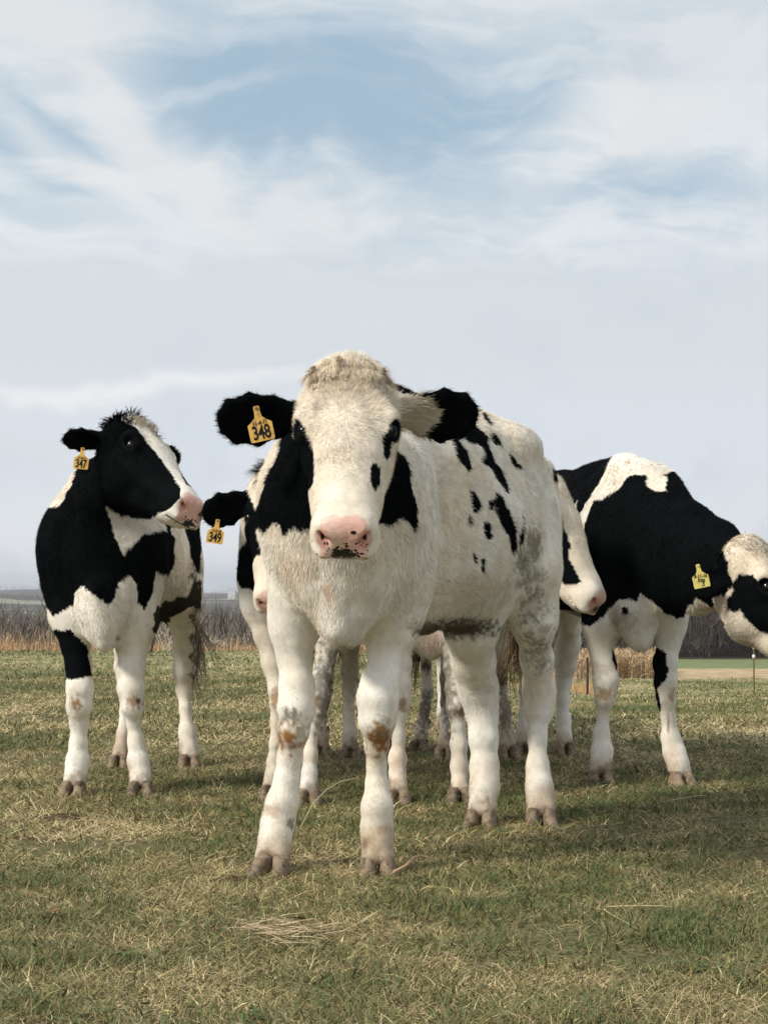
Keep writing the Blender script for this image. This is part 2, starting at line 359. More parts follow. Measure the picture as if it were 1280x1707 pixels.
M_BLADE = mat_simple('grass_blade', None, .6, .2, attr=True)
def _bl(q, b): pass
def sward():
    r = np.random.default_rng(100); VV = []; LL = []; ST = []; TT = []; CC = []; nv = nl = 0
    STRAW = np.array((.62, .51, .28)); OLIVE = np.array((.215, .195, .078)); GREEN = np.array((.105, .140, .052)); DRY = np.array((.35, .27, .135))
    def patchc(P, r, n):
        g1 = vnoise(P, 1.4, 90, 3); g2 = vnoise(P, 7, 91, 2); g3 = vnoise(P, .5, 95, 2); u = r.random(n) + .01 + (g1 - .5) * 1.5 + (g2 - .5) * .9 + (g3 - .5) * .6
        c = np.where((u < .17)[:, None], GREEN, np.where((u < .56)[:, None], OLIVE, np.where((u < .83)[:, None], DRY, STRAW)))
        return c * (.65 + .7 * r.random(n))[:, None] * (1 + (r.random((n, 3)) - .5) * .14)
    def add(n, y0, y1, marg, L0, L1, w0, pw=1.0):
        nonlocal nv, nl
        u = r.random(n); y = (y0 ** (1 - 0) + (y1 - y0) * u ** pw) if pw != 0 else np.exp(np.log(y0) + (np.log(y1) - np.log(y0)) * u)
        x = (r.random(n) - .5) * 2 * (.262 * y + marg); P = np.stack([x, y, gz(x, y)], 1); bare = vnoise(P, 1.7, 96, 3) + .25 * (vnoise(P, 9, 97) - .5); k_ = (edge_y(x, y) < .6) & (r.random(n) > sstep(bare, .64, .74) * .85); P = P[k_]; n = len(P)
        up = np.tile((0, 0, 1.), (n, 1)); an = r.random(n) * 6.2832 + (vnoise(P, 3, 92) - .5) * 3; T = np.stack([np.cos(an), np.sin(an), 0 * an], 1)
        c = patchc(P, r, n); dryl = c[:, 0] > .22; L = (L0 + (L1 - L0) * r.random(n) ** 1.6) * (.6 + .9 * vnoise(P, 4, 93, 2)); lift = np.where(dryl, .02 + .55 * r.random(n), .10 + .95 * r.random(n))
        wd = w0 * (.6 + .8 * r.random(n)) * np.where(dryl, .75, 1.1)
        V, Lp, st, tt, CL = blades(P, up, T, L, wd, lift, c, bend=.55, jit=.15, seg=2, r=r)
        VV.append(V); LL.append(Lp + nv); ST.append(st + nl); TT.append(tt); CC.append(CL); nv += len(V); nl += len(Lp)
    k = NG
    add(int(190000 * k), 2.4, 4.2, .35, .016, .050, .0022); add(int(200000 * k), 4.2, 7.5, .5, .018, .050, .0030, 1.0); add(int(150000 * k), 7.5, 14, .8, .03, .065, .006, .9); add(int(90000 * k), 13, 30, 1.5, .04, .08, .012, .8)
    add(int(2500 * k), 2.5, 12, .3, .08, .15, .0022); add(int(120000 * k), 2.0, 16, 3.2, .025, .065, .005, .8); add(int(6000 * k), 2.4, 9, .4, .05, .10, .0026)
    tag(mesh_np('grass', np.concatenate(VV), np.concatenate(LL), M_BLADE, None, np.concatenate(CC), starts=np.concatenate(ST), tot=np.concatenate(TT)), kind='stuff')
def blade_obj(name, P, T, L, wd, lift, c, r, bend=.5, seg=3, jit=.12, kind='stuff', up=None):
    n = len(P); V, Lp, st, tt, CL = blades(P, np.tile((0, 0, 1.), (n, 1)) if up is None else up, T, L, wd, lift, c, bend=bend, jit=jit, seg=seg, r=r)
    o = mesh_np(name, V, Lp, M_BLADE, None, CL, starts=st, tot=tt)
    if kind: tag(o, kind=kind)
    return o
def ring_dir(r, n): a = r.random(n) * 6.2832; return np.stack([np.cos(a), np.sin(a), 0 * a], 1)
def margins():
    r = np.random.default_rng(200)
    # tall dry grass along the pasture's far edge, in uneven clumps
    n = 24000; x = (r.random(n) - .5) * 2 * 12 ; t = r.random(n); y = 20.2 + 3.2 * t; ok = (x / y < .135); x, y = x[ok], y[ok]; n = len(x)
    P = np.stack([x, y, gz(x, y)], 1); cl = vnoise(np.stack([x, y * .4, 0 * x], 1), 1.1, 40, 3); hgt = np.where(x / y < -.14, 1.25, np.where(np.abs(x / y + .105) < .03, 1.1, .62)); L = (.09 + .28 * sstep(cl, .38, .74) * hgt) * (.6 + .6 * r.random(n))
    c = np.where((r.random(n) < .72)[:, None], np.array((.66, .42, .22)), np.array((.44, .28, .15))) * (.7 + .6 * r.random(n))[:, None]
    blade_obj('tall_dry_grass', P, ring_dir(r, n), L, np.full(n, .007), 1.05 + .45 * r.random(n), c, r, .3)
    # feathery seed heads above it
    k = r.random(n) < .05; Q = P[k]; L2 = L[k] * 1.3; m = len(Q); rp = 14; H = np.repeat(Q + np.stack([r.normal(0, .03, m), r.normal(0, .03, m), L2], 1), rp, 0) + r.normal(0, 1, (m * rp, 3)) * np.array((.012, .012, .035))
    H2 = Q.copy(); s1 = blades(H2, np.tile((0, 0, 1.), (m, 1)), ring_dir(r, m), L2 * 1.02, np.full(m, .004), np.full(m, 1.5), np.tile(np.array((.45, .33, .2)), (m, 1)), bend=.05, jit=.03, seg=2, r=r)
    s2 = blades(H, np.tile((0, 0, 1.), (m * rp, 1)), ring_dir(r, m * rp), np.full(m * rp, .04), np.full(m * rp, .009), .6 + .9 * r.random(m * rp), np.tile(np.array((.50, .42, .31)), (m * rp, 1)) * (.8 + .4 * r.random(m * rp))[:, None], bend=.2, jit=.3, seg=2, r=r)
    V = np.concatenate([s1[0], s2[0]]); tag(mesh_np('seed_heads', V, np.concatenate([s1[1], s2[1] + len(s1[0])]), M_BLADE, None, np.concatenate([s1[4], s2[4]]), starts=np.concatenate([s1[2], s2[2] + len(s1[1])]), tot=np.concatenate([s1[3], s2[3]])), kind='stuff')
    # standing dry maize on the right
    n = 2600; px = 952 + r.random(n) * 150; y = 101 + 14 * r.random(n); x = (px - 640) / 2600 * y; P = np.stack([x, y, gz(x, y)], 1); rp = 7; Q = np.repeat(P, rp, 0); hh = np.tile(np.linspace(.2, 1.5, rp), n)
    Q[:, 2] += hh * (.9 + .2 * np.repeat(r.random(n), rp)); c = np.array((.52, .38, .22)) * (.6 + .7 * r.random(n * rp))[:, None]
    s1 = blades(P, np.tile((0, 0, 1.), (n, 1)), ring_dir(r, n), 1.5 + .5 * r.random(n), np.full(n, .05), np.full(n, 1.52), np.array((.50, .38, .23)) * (.7 + .5 * r.random(n))[:, None], bend=.02, jit=.02, seg=2, r=r)
    s2 = blades(Q, np.tile((0, 0, 1.), (n * rp, 1)), ring_dir(r, n * rp), .35 + .3 * r.random(n * rp), np.full(n * rp, .07), .3 + .8 * r.random(n * rp), c, bend=1.2, jit=.2, seg=2, r=r)
    tag(mesh_np('maize', np.concatenate([s1[0], s2[0]]), np.concatenate([s1[1], s2[1] + len(s1[0])]), M_BLADE, None, np.concatenate([s1[4], s2[4]]), starts=np.concatenate([s1[2], s2[2] + len(s1[1])]), tot=np.concatenate([s1[3], s2[3]])), kind='stuff')
def woods():
    """leafless woods far off: trunks, limbs and a haze of twigs"""
    r = np.random.default_rng(300)
    def wood(name, X, Y, H, c0, c1, ntw, tw):
        n = len(X); B0 = np.stack([X, Y, gz(X, Y) - .2], 1); tc = c0 * (.7 + .6 * r.random(n))[:, None]
        s1 = blades(B0, np.tile((0, 0, 1.), (n, 1)), ring_dir(r, n), H * .95, .006 * H, np.full(n, 1.45), tc, bend=.02, jit=.03, seg=3, r=r)
        up = np.tile((0, 0, 1.), (n * ntw, 1)); Q = np.repeat(B0, ntw, 0); h = np.repeat(H, ntw); rr = r.random(n * ntw); u = norm(r.normal(0, 1, (n * ntw, 3))) * (rr ** .4)[:, None]
        Q = Q + np.stack([u[:, 0] * h * .40, u[:, 1] * h * .40, h * (.50 + u[:, 2] * .48)], 1); T = norm(u * np.array((1, 1, .01)) + r.normal(0, .5, (n * ntw, 3)))
        cc = np.repeat(c1 + (c0 - c1) * r.random(n)[:, None], ntw, 0) * (.55 + .9 * r.random(n * ntw))[:, None]
        s2 = blades(Q, up, T, h * tw * (.6 + .8 * r.random(n * ntw)), h * .007, .5 + .9 * r.random(n * ntw), cc, bend=.2, jit=.25, seg=2, r=r)
        tag(mesh_np(name, np.concatenate([s1[0], s2[0]]), np.concatenate([s1[1], s2[1] + len(s1[0])]), M_BLADE, None, np.concatenate([s1[4], s2[4]]), starts=np.concatenate([s1[2], s2[2] + len(s1[1])]), tot=np.concatenate([s1[3], s2[3]])), kind='stuff')
    G0, G1 = np.array((.10, .085, .065)), np.array((.17, .135, .105))
    n = 1500; y = 110 + 330 * r.random(n) ** 1.3; a = -.36 + .46 * r.random(n); x = a * y; top = .727 - (18 + 38 * r.random(n)) / 2600 * y - (vnoise(np.stack([x, y, 0 * x], 1), .02, 7) - .5) * 3
    H = np.clip(top - gz(x, y), 3, 15); wood('valley_woods', x, y, H, G0, G1, 110, .16)
    n = 900; y = 139 + 60 * r.random(n); a = .085 + .27 * r.random(n); x = a * y; H = 6.5 + 3 * vnoise(np.stack([x, y, 0 * x], 1), .05, 9) + 1.5 * r.random(n); wood('hillside_woods', x, y, H, np.array((.095, .08, .07)), np.array((.15, .125, .11)), 170, .15)
    n = 3500; y = 500 + 2800 * r.random(n); a = -.36 + .7 * r.random(n); x = a * y; P = np.stack([x, y, 0 * x], 1); k = vnoise(P, .0035, 12, 2) > .40; x, y = x[k], y[k]; n = len(x)
    wood('far_woods', x, y, 12 + 8 * r.random(n), G0, G1, 26, .3)
    # brown brush just past the grass edge
    n = 240; a = -.30 + .40 * r.random(n); y = 26 + 22 * r.random(n); x = a * y; top = .727 - (56 + 32 * r.random(n)) / 2600 * y; top = np.where(a < -.21, top + .014 * y, top); H = np.clip(top - gz(x, y), .3, 4); wood('brush', x, y, H * .95, np.array((.10, .075, .05)), np.array((.16, .125, .09)), 330, .07)
M_STEEL = mat_simple('post_paint', (.16, .10, .05), .7, .3); M_WHITE = mat_simple('insulator', (.75, .74, .70), .5, .4); M_DARK = mat_simple('weathered_wood', (.06, .045, .035), .8, .2)
M_WALLW = mat_simple('barn_paint', (.8, .8, .78), .7, .2); M_ROOF = mat_simple('barn_roof', (.35, .36, .38), .6, .3)
def prism(name, pts, r_, mat, parent=None, n=8):
    """round bar through the points"""
    V = []; F = []; pts = [np.array(p, float) for p in pts]
    for i, p in enumerate(pts):
        d_ = norm(pts[min(i + 1, len(pts) - 1)] - pts[max(i - 1, 0)]); a = norm(np.cross(d_, (.3, 1, .1))); b = np.cross(d_, a); rr = r_[i] if isinstance(r_, (list, tuple)) else r_
        for j in range(n): V.append(p + (a * math.cos(6.2832 * j / n) + b * math.sin(6.2832 * j / n)) * rr)
    for i in range(len(pts) - 1):
        for j in range(n): F.append((i * n + j, i * n + (j + 1) % n, (i + 1) * n + (j + 1) % n, (i + 1) * n + j))
    me = bpy.data.meshes.new(name); me.from_pydata([tuple(v) for v in V], [], F + [tuple(range(n))[::-1], tuple(range(len(V) - n, len(V)))]); me.materials.append(mat)
    o = bpy.data.objects.new(name, me); C.objects.link(o)
    if parent is not None: o.parent = parent; o.matrix_parent_inverse = parent.matrix_world.inverted()
    return o
def post(px, pyb, pyt, Y, lean, label, m, insul):
    b = W(px, pyb, Y); b[2] = float(gz(b[0], b[1])) - .02; t = W(px + lean, pyt, Y); root = empty('fence_post', tuple(b), label, 'fence post', 'posts of the electric fence')
    prism('post', [b, (b + t) / 2, t], .011 if insul else .016, m, root)
    if insul:
        for f in (.78, .97): c = b + (t - b) * f; prism('insulator', [c - (0, .0, .025), c - (0, .0, .01), c + (0, 0, .01), c + (0, 0, .025)], [.014, .022, .022, .014], M_WHITE, root)
def straw(name, pts, r_, col, label):
    m = mat_simple('straw', col, .6, .3); tag(prism(name, [W(a, b, c) if len(q) == 3 else None for q in pts for a, b, c in [q]], r_, m, None, 5), label, 'straw', 'dry stalks lying in the grass')
def lying(pxpy, h): return [(a, b, GY(b) - 0 if True else 0) for a, b in pxpy]
def details():
    post(979, 1142, 1096, 20, 0, 'thin dark fence post between the legs of the right cow and the brush', M_DARK, False)
    post(1257, 1157, 1076, 22, -1, 'slim brown fence post with white insulators at the right edge', M_STEEL, True)
    post(251, 1092, 1056, 19.6, 7, 'dark leaning fence post seen under the belly of the left cow', M_DARK, False)
    r = np.random.default_rng(400)
    # bleached branching weed under the left cow
    base = W(276, 1088, 20.2); root = empty('dry_weed', tuple(base), 'bleached branching dry weed behind the legs of the left cow', 'weed'); m = mat_simple('bleached_stem', (.55, .52, .46), .7, .2)
    for i in range(9):
        a = r.normal(0, .45); L = .28 + .12 * r.random(); t = base + np.array((math.sin(a) * L, r.normal(0, .05), math.cos(a) * L)); mid = (base + t) / 2 + r.normal(0, .015, 3); prism('stem', [base + r.normal(0, .01, 3) * (1, 1, 0), mid, t], [.004, .003, .0015], m, root, 5)
        for j in range(3): q = mid + (t - mid) * r.random(); prism('stem', [q, q + np.array((r.normal(0, .06), r.normal(0, .03), .07))], [.002, .001], m, root, 4)
    # far white barn
    c = W(387, 991, 2150); root = empty('barn', (c[0], c[1], c[2] - 5), 'tiny white barn on the distant hillside between two cows', 'barn')
    x, y, z = c; w_, d_, h_ = 5, 9, 3
    me = bpy.data.meshes.new('wall'); me.from_pydata([(x + a * w_, y + b * d_, z - 6 + (h_ + 6) * k) for k in (0, 1) for a, b in ((-1, -1), (1, -1), (1, 1), (-1, 1))], [], [(0, 1, 5, 4), (1, 2, 6, 5), (2, 3, 7, 6), (3, 0, 4, 7)]); me.materials.append(M_WALLW); o = bpy.data.objects.new('wall', me); C.objects.link(o); o.parent = root; o.matrix_parent_inverse = root.matrix_world.inverted()
    me = bpy.data.meshes.new('roof'); me.from_pydata([(x - w_ - .4, y - d_, z + h_), (x + w_ + .4, y - d_, z + h_), (x + w_ + .4, y + d_, z + h_), (x - w_ - .4, y + d_, z + h_), (x - w_ - .4, y, z + h_ + 3), (x + w_ + .4, y, z + h_ + 3)], [], [(0, 1, 5, 4), (2, 3, 4, 5), (0, 4, 3), (1, 2, 5)]); me.materials.append(M_ROOF); o = bpy.data.objects.new('roof', me); C.objects.link(o); o.parent = root; o.matrix_parent_inverse = root.matrix_world.inverted()
    # stalks: one arched between the front legs, others lying about
    g_ = lambda px, py, up=0: tuple(W(px, py, GY(py)) + np.array((0, 0, .012 + up)))
    def st(pts, r_, col, label): 
        o = prism('stalk', pts, r_, mat_simple('dry_stalk', col, .6, .3), None, 5); tag(o, label, 'straw', 'dry stalks in the grass')
    a = W(500, 1382, 4.75); st([a, W(520, 1342, 4.75), W(545, 1316, 4.75), W(568, 1303, 4.75), W(592, 1298, 4.75)], [.0014, .0012, .0011, .0009, .0006], (.55, .50, .32), 'pale arched grass stalk rising between the front legs of the front cow')
    st([g_(655, 1463), g_(676, 1458, .01), g_(690, 1450, .02), g_(700, 1447, .02), g_(732, 1447, .006)], [.005, .0035, .004, .002, .0012], (.50, .34, .20), 'tan dry stalk lying against the front hoof of the front cow')
    st([g_(1008, 1521), g_(1060, 1524, .006), g_(1100, 1523, .004), g_(1126, 1522)], [.0015, .0018, .0016, .001], (.50, .41, .24), 'long straight straw lying in the grass at the lower right')
    st([g_(1095, 1345), g_(1130, 1341, .006), g_(1160, 1337, .008), g_(1178, 1332)], [.0012, .0014, .0012, .0008], (.55, .47, .33), 'pale straw lying in front of the right cow')
    # little mat of bleached straw
    n = 130; px = 470 + 32 * r.normal(0, 1, n); py = 1562 + 9 * r.normal(0, 1, n); P = np.array([g_(a, b) for a, b in zip(px, py)]); T = norm(np.stack([np.ones(n), r.normal(0, .35, n), 0 * px], 1) * np.where(r.random(n) < .5, 1, -1)[:, None])
    blade_obj('loose_straw', P, T, .05 + .06 * r.random(n), np.full(n, .003), .02 + .2 * r.random(n), np.array((.60, .47, .30)) * (.7 + .5 * r.random(n))[:, None], r, .1)
def weeds():
    r = np.random.default_rng(600); P = []; T = []; L = []; Wd = []; Cc = []
    for i in range(150):
        y = 2.5 + 5.5 * r.random() ** 1.5; x = (r.random() - .5) * 2 * (.27 * y + .3); n = r.integers(6, 15); R0 = .35 + .5 * r.random(); big = r.random() < .35
        a = r.random(n) * 6.2832; P += [np.stack([x + r.normal(0, .012 if big else .035, n), y + r.normal(0, .012 if big else .035, n), np.full(n, .010) + .012 * r.random(n)], 1)]; T += [np.stack([np.cos(a), np.sin(a), 0 * a], 1)]
        L += [(.020 + .018 * r.random(n)) * R0 * (1.6 if big else 1)]; Wd += [(.007 + .006 * r.random(n)) * R0]; Cc += [np.array((.115, .145, .055)) * (.6 + .6 * r.random(n))[:, None] * (1 + r.normal(0, .06, 3))]
    P, T, L, Wd, Cc = [np.concatenate(v) for v in (P, T, L, Wd, Cc)]; P[:, 2] += gz(P[:, 0], P[:, 1]); n = len(P); up = norm(np.tile((0, 0, 1.), (n, 1)) + r.normal(0, .25, (n, 3)))
    d_ = norm(T + np.array((0, 0, .35)) * r.random(n)[:, None]); s_ = norm(np.cross(up, d_)); V = []; m = 6
    prof = ((0, .12), (.3, .8), (.62, 1.0), (.86, .62))
    rows = [P]; 
    for f, w_ in prof[1:]: c_ = P + d_ * (L * f)[:, None] - np.array((0, 0, 1)) * (L * f * f * .35)[:, None]; rows += [c_ - s_ * (Wd * w_ / 2)[:, None], c_ + s_ * (Wd * w_ / 2)[:, None]]
    rows.append(P + d_ * L[:, None] - np.array((0, 0, 1)) * (L * .35)[:, None]); V = np.stack(rows, 1).reshape(-1, 3); b = np.arange(n)[:, None] * 8
    Lp = np.concatenate([b + [0, 2, 1], b + [1, 2, 4, 3], b + [3, 4, 6, 5], b + [5, 6, 7]], 1).ravel(); tot = [3, 4, 4, 3]; st = (np.arange(n)[:, None] * 14 + np.array([0, 3, 7, 11])).ravel()
    tag(mesh_np('ground_cover', V, Lp, M_BLADE, None, np.repeat(Cc, 8, 0), starts=st, tot=np.tile(tot, n)), kind='stuff')
    # churned earth
    for px, py, rx, ry, lab in ((100, 1364, .13, .09, 'dark churned earth in the grass in front of the left cow'), (392, 1468, .09, .05, 'small dark earth patch in the grass left of the front hooves')):
        c = W(px, py, GY(py)); n = 40; m = 14; V = [c + np.array((0, 0, .018))]; F = []
        for i in range(1, m + 1):
            for j in range(n):
                a = 6.2832 * j / n; e = i / m; k = e * (1 + .25 * math.sin(3 * a + px) + .15 * math.sin(7 * a)); V.append(np.array((c[0] + math.cos(a) * rx * k, c[1] + math.sin(a) * ry * k, 0)))
        V = np.array(V); rr = np.concatenate([[0], np.repeat(np.arange(1, m + 1) / m, n)]); V[:, 2] = .016 * (1 - rr ** 2) - .006 + (vnoise(V * np.array((1, 1, 0)), 60, 5, 3) - .5) * .022 * (1 - rr)
        for j in range(n): F.append((0, 1 + j, 1 + (j + 1) % n, 1 + (j + 1) % n))
        fs = [(0, 1 + j, 1 + (j + 1) % n) for j in range(n)] + [(1 + (i * n) + j, 1 + (i + 1) * n + j, 1 + (i + 1) * n + (j + 1) % n, 1 + i * n + (j + 1) % n) for i in range(m - 1) for j in range(n)]
        me = bpy.data.meshes.new('earth_patch'); me.from_pydata([tuple(v) for v in V], [], fs); me.polygons.foreach_set('use_smooth', [True] * len(fs)); me.materials.append(mat_simple('earth', (.075, .052, .032), .95, .1)); o = bpy.data.objects.new('earth_patch', me); C.objects.link(o); tag(o, lab, 'earth patch', 'churned earth in the grass')
def leaves():
    r = np.random.default_rng(500)
    for i, (px, py, c, L, lab) in enumerate(((498, 1548, (.20, .07, .04), .035, 'reddish fallen leaf on the straw mat'), (90, 1535, (.20, .10, .05), .04, 'brown fallen leaf in the grass at the lower left'), (1078, 1598, (.30, .17, .08), .03, 'orange brown fallen leaf at the lower right'), (640, 1524, (.36, .30, .10), .03, 'yellowish leaf in the grass below the front hoof'))):
        q = W(px, py, GY(py)) + np.array((0, 0, .022)); a = r.random() * 6.28; d_ = np.array((math.cos(a), math.sin(a), .15)); s = np.array((-math.sin(a), math.cos(a), .2)); V = []; F = []
        for k in range(9):
            t = k / 8; w_ = math.sin(math.pi * t ** .8) * .32 * (1 + .12 * math.sin(k * 2.4)); V += [q + d_ * (t - .5) * L - s * w_ * L + np.array((0, 0, .12 * L * w_)), q + d_ * (t - .5) * L + np.array((0, 0, -.04 * L)), q + d_ * (t - .5) * L + s * w_ * L + np.array((0, 0, .2 * L * w_))]
        for k in range(8): F += [(k * 3, k * 3 + 1, k * 3 + 4, k * 3 + 3), (k * 3 + 1, k * 3 + 2, k * 3 + 5, k * 3 + 4)]
        tag(mesh_np('leaf', np.array(V), np.array(F), mat_simple('dead_leaf', c, .7, .2)), lab, 'leaf', 'fallen leaves')
# ------------------------------------------------------------------ cattle: head, ears, legs, hooves, hide colours
def _wet(q, b):
    a = q.new('ShaderNodeAttribute', attribute_name='Wet'); q.l.new(q.m('MULTIPLY_ADD', a.outputs['Fac'], -.42, .75), b.inputs['Roughness']); q.l.new(q.m('MULTIPLY_ADD', a.outputs['Fac'], .46, .015), b.inputs['Specular IOR Level'])
    n = q.noise(q.new('ShaderNodeTexCoord').outputs['Object'], 420, 3); bp = q.new('ShaderNodeBump'); bp.inputs['Distance'].default_value = .0012; q.l.new(q.m('MULTIPLY', a.outputs['Fac'], .8), bp.inputs['Strength']); q.l.new(n, bp.inputs['Height']); q.l.new(bp.outputs[0], b.inputs['Normal'])
M_HIDE = mat_simple('hide', None, .75, .08, attr=True, extra=_wet)
def _fur(q, b):
    sp = q.new('ShaderNodeSeparateColor'); q.l.new(b.inputs['Base Color'].links[0].from_socket, sp.inputs[0]); q.l.new(q.m('MULTIPLY', sp.outputs[1], .16), b.inputs['Specular IOR Level'])
M_FUR = mat_simple('fur', None, .65, .07, attr=True, extra=_fur)
def _hoof(q, b):
    co = q.new('ShaderNodeTexCoord').outputs['Object']; n = q.noise(co, 55, 6, .65); n2_ = q.noise(co, 14, 3)
    q.l.new(q.mix(q.ramp(q.m('ADD', q.m('MULTIPLY', n, .6), q.m('MULTIPLY', n2_, .4)), .36, .62), (.075, .055, .038), (.31, .23, .155)), b.inputs['Base Color'])
    bp = q.new('ShaderNodeBump'); bp.inputs['Strength'].default_value = .5; bp.inputs['Distance'].default_value = .004; q.l.new(n, bp.inputs['Height']); q.l.new(bp.outputs[0], b.inputs['Normal'])
M_HOOF = mat_simple('hoof_horn', (.2, .15, .11), .65, .3, extra=_hoof)
M_EYE = mat_simple('eye_wet', (.006, .004, .003), .10, .5, coat=.3)
def _tagm(q, b):
    co = q.new('ShaderNodeTexCoord').outputs['Object']; n = q.noise(co, 60, 5)
    q.l.new(q.mix(q.ramp(n, .45, .75), (.70, .42, .095), (.42, .24, .07)), b.inputs['Base Color'])
M_TAG = mat_simple('tag_plastic', (.72, .44, .1), .45, .4, extra=_tagm)
def _tagm2(q, b):
    co = q.new('ShaderNodeTexCoord').outputs['Object']; n = q.noise(co, 60, 5)
    q.l.new(q.mix(q.ramp(n, .45, .8), (.80, .66, .20), (.55, .42, .14)), b.inputs['Base Color'])
M_TAG2 = mat_simple('tag_plastic_pale', (.8, .66, .2), .45, .4, extra=_tagm2)
M_INK = mat_simple('tag_ink', (.008, .008, .009), .6, .2)

WHITE = np.array((.81, .77, .70)); CREAM = np.array((.74, .66, .54)); BLACK = np.array((.0042, .0052, .006))
PINK = np.array((.77, .47, .39)); BROWN = np.array((.30, .17, .075)); MUD = np.array((.085, .068, .048))

def head(B, O, fwd, up, s=1.0, jaw=1.0):
    f = norm(fwd); u = np.array(up, float); u = norm(u - f * (u @ f)); r = np.cross(f, u); R = np.stack([r, f, u], 1); O = np.array(O, float)
    T = lambda x, y, z: O + R @ (np.array((x * (.95 + .05 * float(sstep(y, .18, .32))), y, z)) * s)
    D = lambda x, y, z: R @ np.array((x, y, z), float)
    k = .05 * s
    up_ = [(0, .015, -.035, .077, .085), (0, .07, -.03, .094, .095), (0, .15, -.028, .097, .088), (0, .22, -.035, .088, .076), (0, .30, -.042, .073, .062), (0, .38, -.048, .064, .056), (0, .425, -.052, .062, .052)]
    for a, b in zip(up_[:-1], up_[1:]):
        B.seg(T(*a[:3]), T(*b[:3]), a[3] * s, a[4] * s, b[3] * s, b[4] * s, up=D(0, 0, 1), g='head', k=.03 * s, flow=D(0, 1, -.15), hl=1.15 if b[1] < .2 else (.7 if b[1] < .35 else .35), cap1=.038 * s if b[1] > .4 else None, cap0=.05 * s if a[1] < .05 else None)
    # cheeks, jaw, brow, muzzle rim
    jw = [(0, .08, -.12, .060, .055), (0, .16, -.135, .060, .050), (0, .27, -.112, .046, .034), (0, .37, -.098, .040, .026), (0, .415, -.093, .040, .020)]
    for a, b in zip(jw[:-1], jw[1:]):
        B.seg(T(*a[:3]), T(*b[:3]), a[3] * s, a[4] * s * jaw, b[3] * s, b[4] * s * jaw, up=D(0, 0, 1), g='head', k=.05 * s, flow=D(0, -.6, -.6), hl=.9 if b[1] < .3 else .5)
    for sx_ in (-1, 1):
        B.ell(T(sx_ * .066, .125, -.085), D(0, 1, -.1), .085 * s, D(0, 0, 1), .034 * s, .068 * s, g='head', k=.06 * s, flow=D(0, -.5, -.8), hl=.9)
        B.ell(T(sx_ * .090, .138, .004), D(sx_ * .25, 1, 0), .044 * s, D(0, 0, 1), .034 * s, .032 * s, g='head', k=.035 * s, flow=D(sx_ * .6, .4, 0), hl=.6)
        B.seg(T(sx_ * .082, .19, -.055), T(sx_ * .058, .35, -.062), .013 * s, .012 * s, g='head', k=.03 * s, flow=D(0, 1, -.2), hl=.4)
        B.seg(T(sx_ * .068, .080, .040), T(sx_ * .104, .125, .032), .017 * s, .014 * s, g='head', k=.04 * s, flow=D(sx_ * .4, 1, 0), hl=.6)
        # upper lid / brow shelf and lower lid
        B.seg(T(sx_ * .106, .126, .036), T(sx_ * .110, .180, .020), .008 * s, .006 * s, g='head', k=.014 * s, flow=D(sx_, .3, 0), hl=.4)
        B.seg(T(sx_ * .110, .130, -.012), T(sx_ * .104, .170, -.010), .006 * s, .005 * s, g='head', k=.012 * s, flow=D(sx_, .3, -.6), hl=.4)
        B.ell(T(sx_ * .120, .156, .020), D(sx_ * .1, 1, 0), .025 * s, D(sx_ * .8, 0, .6), .017 * s, .022 * s, g='head', k=.008 * s, sub=True)
        # lips beside the nostril, then the nostril itself
        B.ell(T(sx_ * .040, .425, -.048), D(0, 1, 0), .036 * s, D(0, 0, 1), .032 * s, .040 * s, g='head', k=.025 * s, hl=.25)
        B.ell(T(sx_ * .046, .425, -.082), D(0, 1, 0), .050 * s, D(0, 0, 1), .028 * s, .022 * s, g='head', k=.02 * s, hl=.35)
        B.ell(T(sx_ * .046, .459, -.040), D(sx_ * .45, .9, .1), .028 * s, D(sx_ * 1.0, 0, .8), .0050 * s, .016 * s, g='head', k=.012 * s, sub=True)
        # poll knobs where the ears leave the skull
        B.ell(T(sx_ * .082, .035, -.015), D(sx_, 0, 0), .035 * s, D(0, 0, 1), .035 * s, .034 * s, g='head', k=.04 * s, flow=D(sx_, 0, 0), hl=1.1)
    B.ell(T(0, .0, .02), D(0, 0, 1), .055 * s, D(1, 0, 0), .055 * s, .075 * s, g='head', k=.06 * s, flow=D(0, .5, .8), hl=1.1)
    B.ell(T(0, .430, -.080), D(1, 0, 0), .040 * s, D(0, 0, 1), .030 * s, .022 * s, g='head', k=.03 * s, hl=.3)
    B.ell(T(0, .395, -.104), D(0, 1, 0), .040 * s, D(0, 0, 1), .036 * s, .016 * s, g='head', k=.02 * s, hl=.5)
    # mouth slit
    for sx_ in (-1, 1):
        B.seg(T(sx_ * .066, .398, -.096), T(sx_ * .040, .450, -.099), .008 * s, .0011 * s, up=D(0, 0, 1), g='head', k=.006 * s, sub=True)
    B.head = (O, R, s); B.T = T; B.D = D
    return T, D

def ear(B, base, dirn, opn, L=.18, wid=.058, g='ear', hl=1.2):
    d_ = norm(dirn); o = np.array(opn, float); o = norm(o - d_ * (o @ d_)); base = np.array(base, float)
    pr = [(-.10, .022, .022), (.12, .030, .019), (.34, wid * .76, .014), (.58, wid, .0115), (.82, wid * .84, .010), (.94, wid * .50, .009)]
    for a, b in zip(pr[:-1], pr[1:]):
        B.seg(base + d_ * a[0] * L, base + d_ * b[0] * L, a[1], a[2], b[1], b[2], up=o, g=g, k=.014, flow=d_, hl=hl)
    B.ell(base + d_ * .5 * L + o * .022, d_, L * .36, o, wid * .72, .022, g=g, k=.012, sub=True)
    return base, d_, o

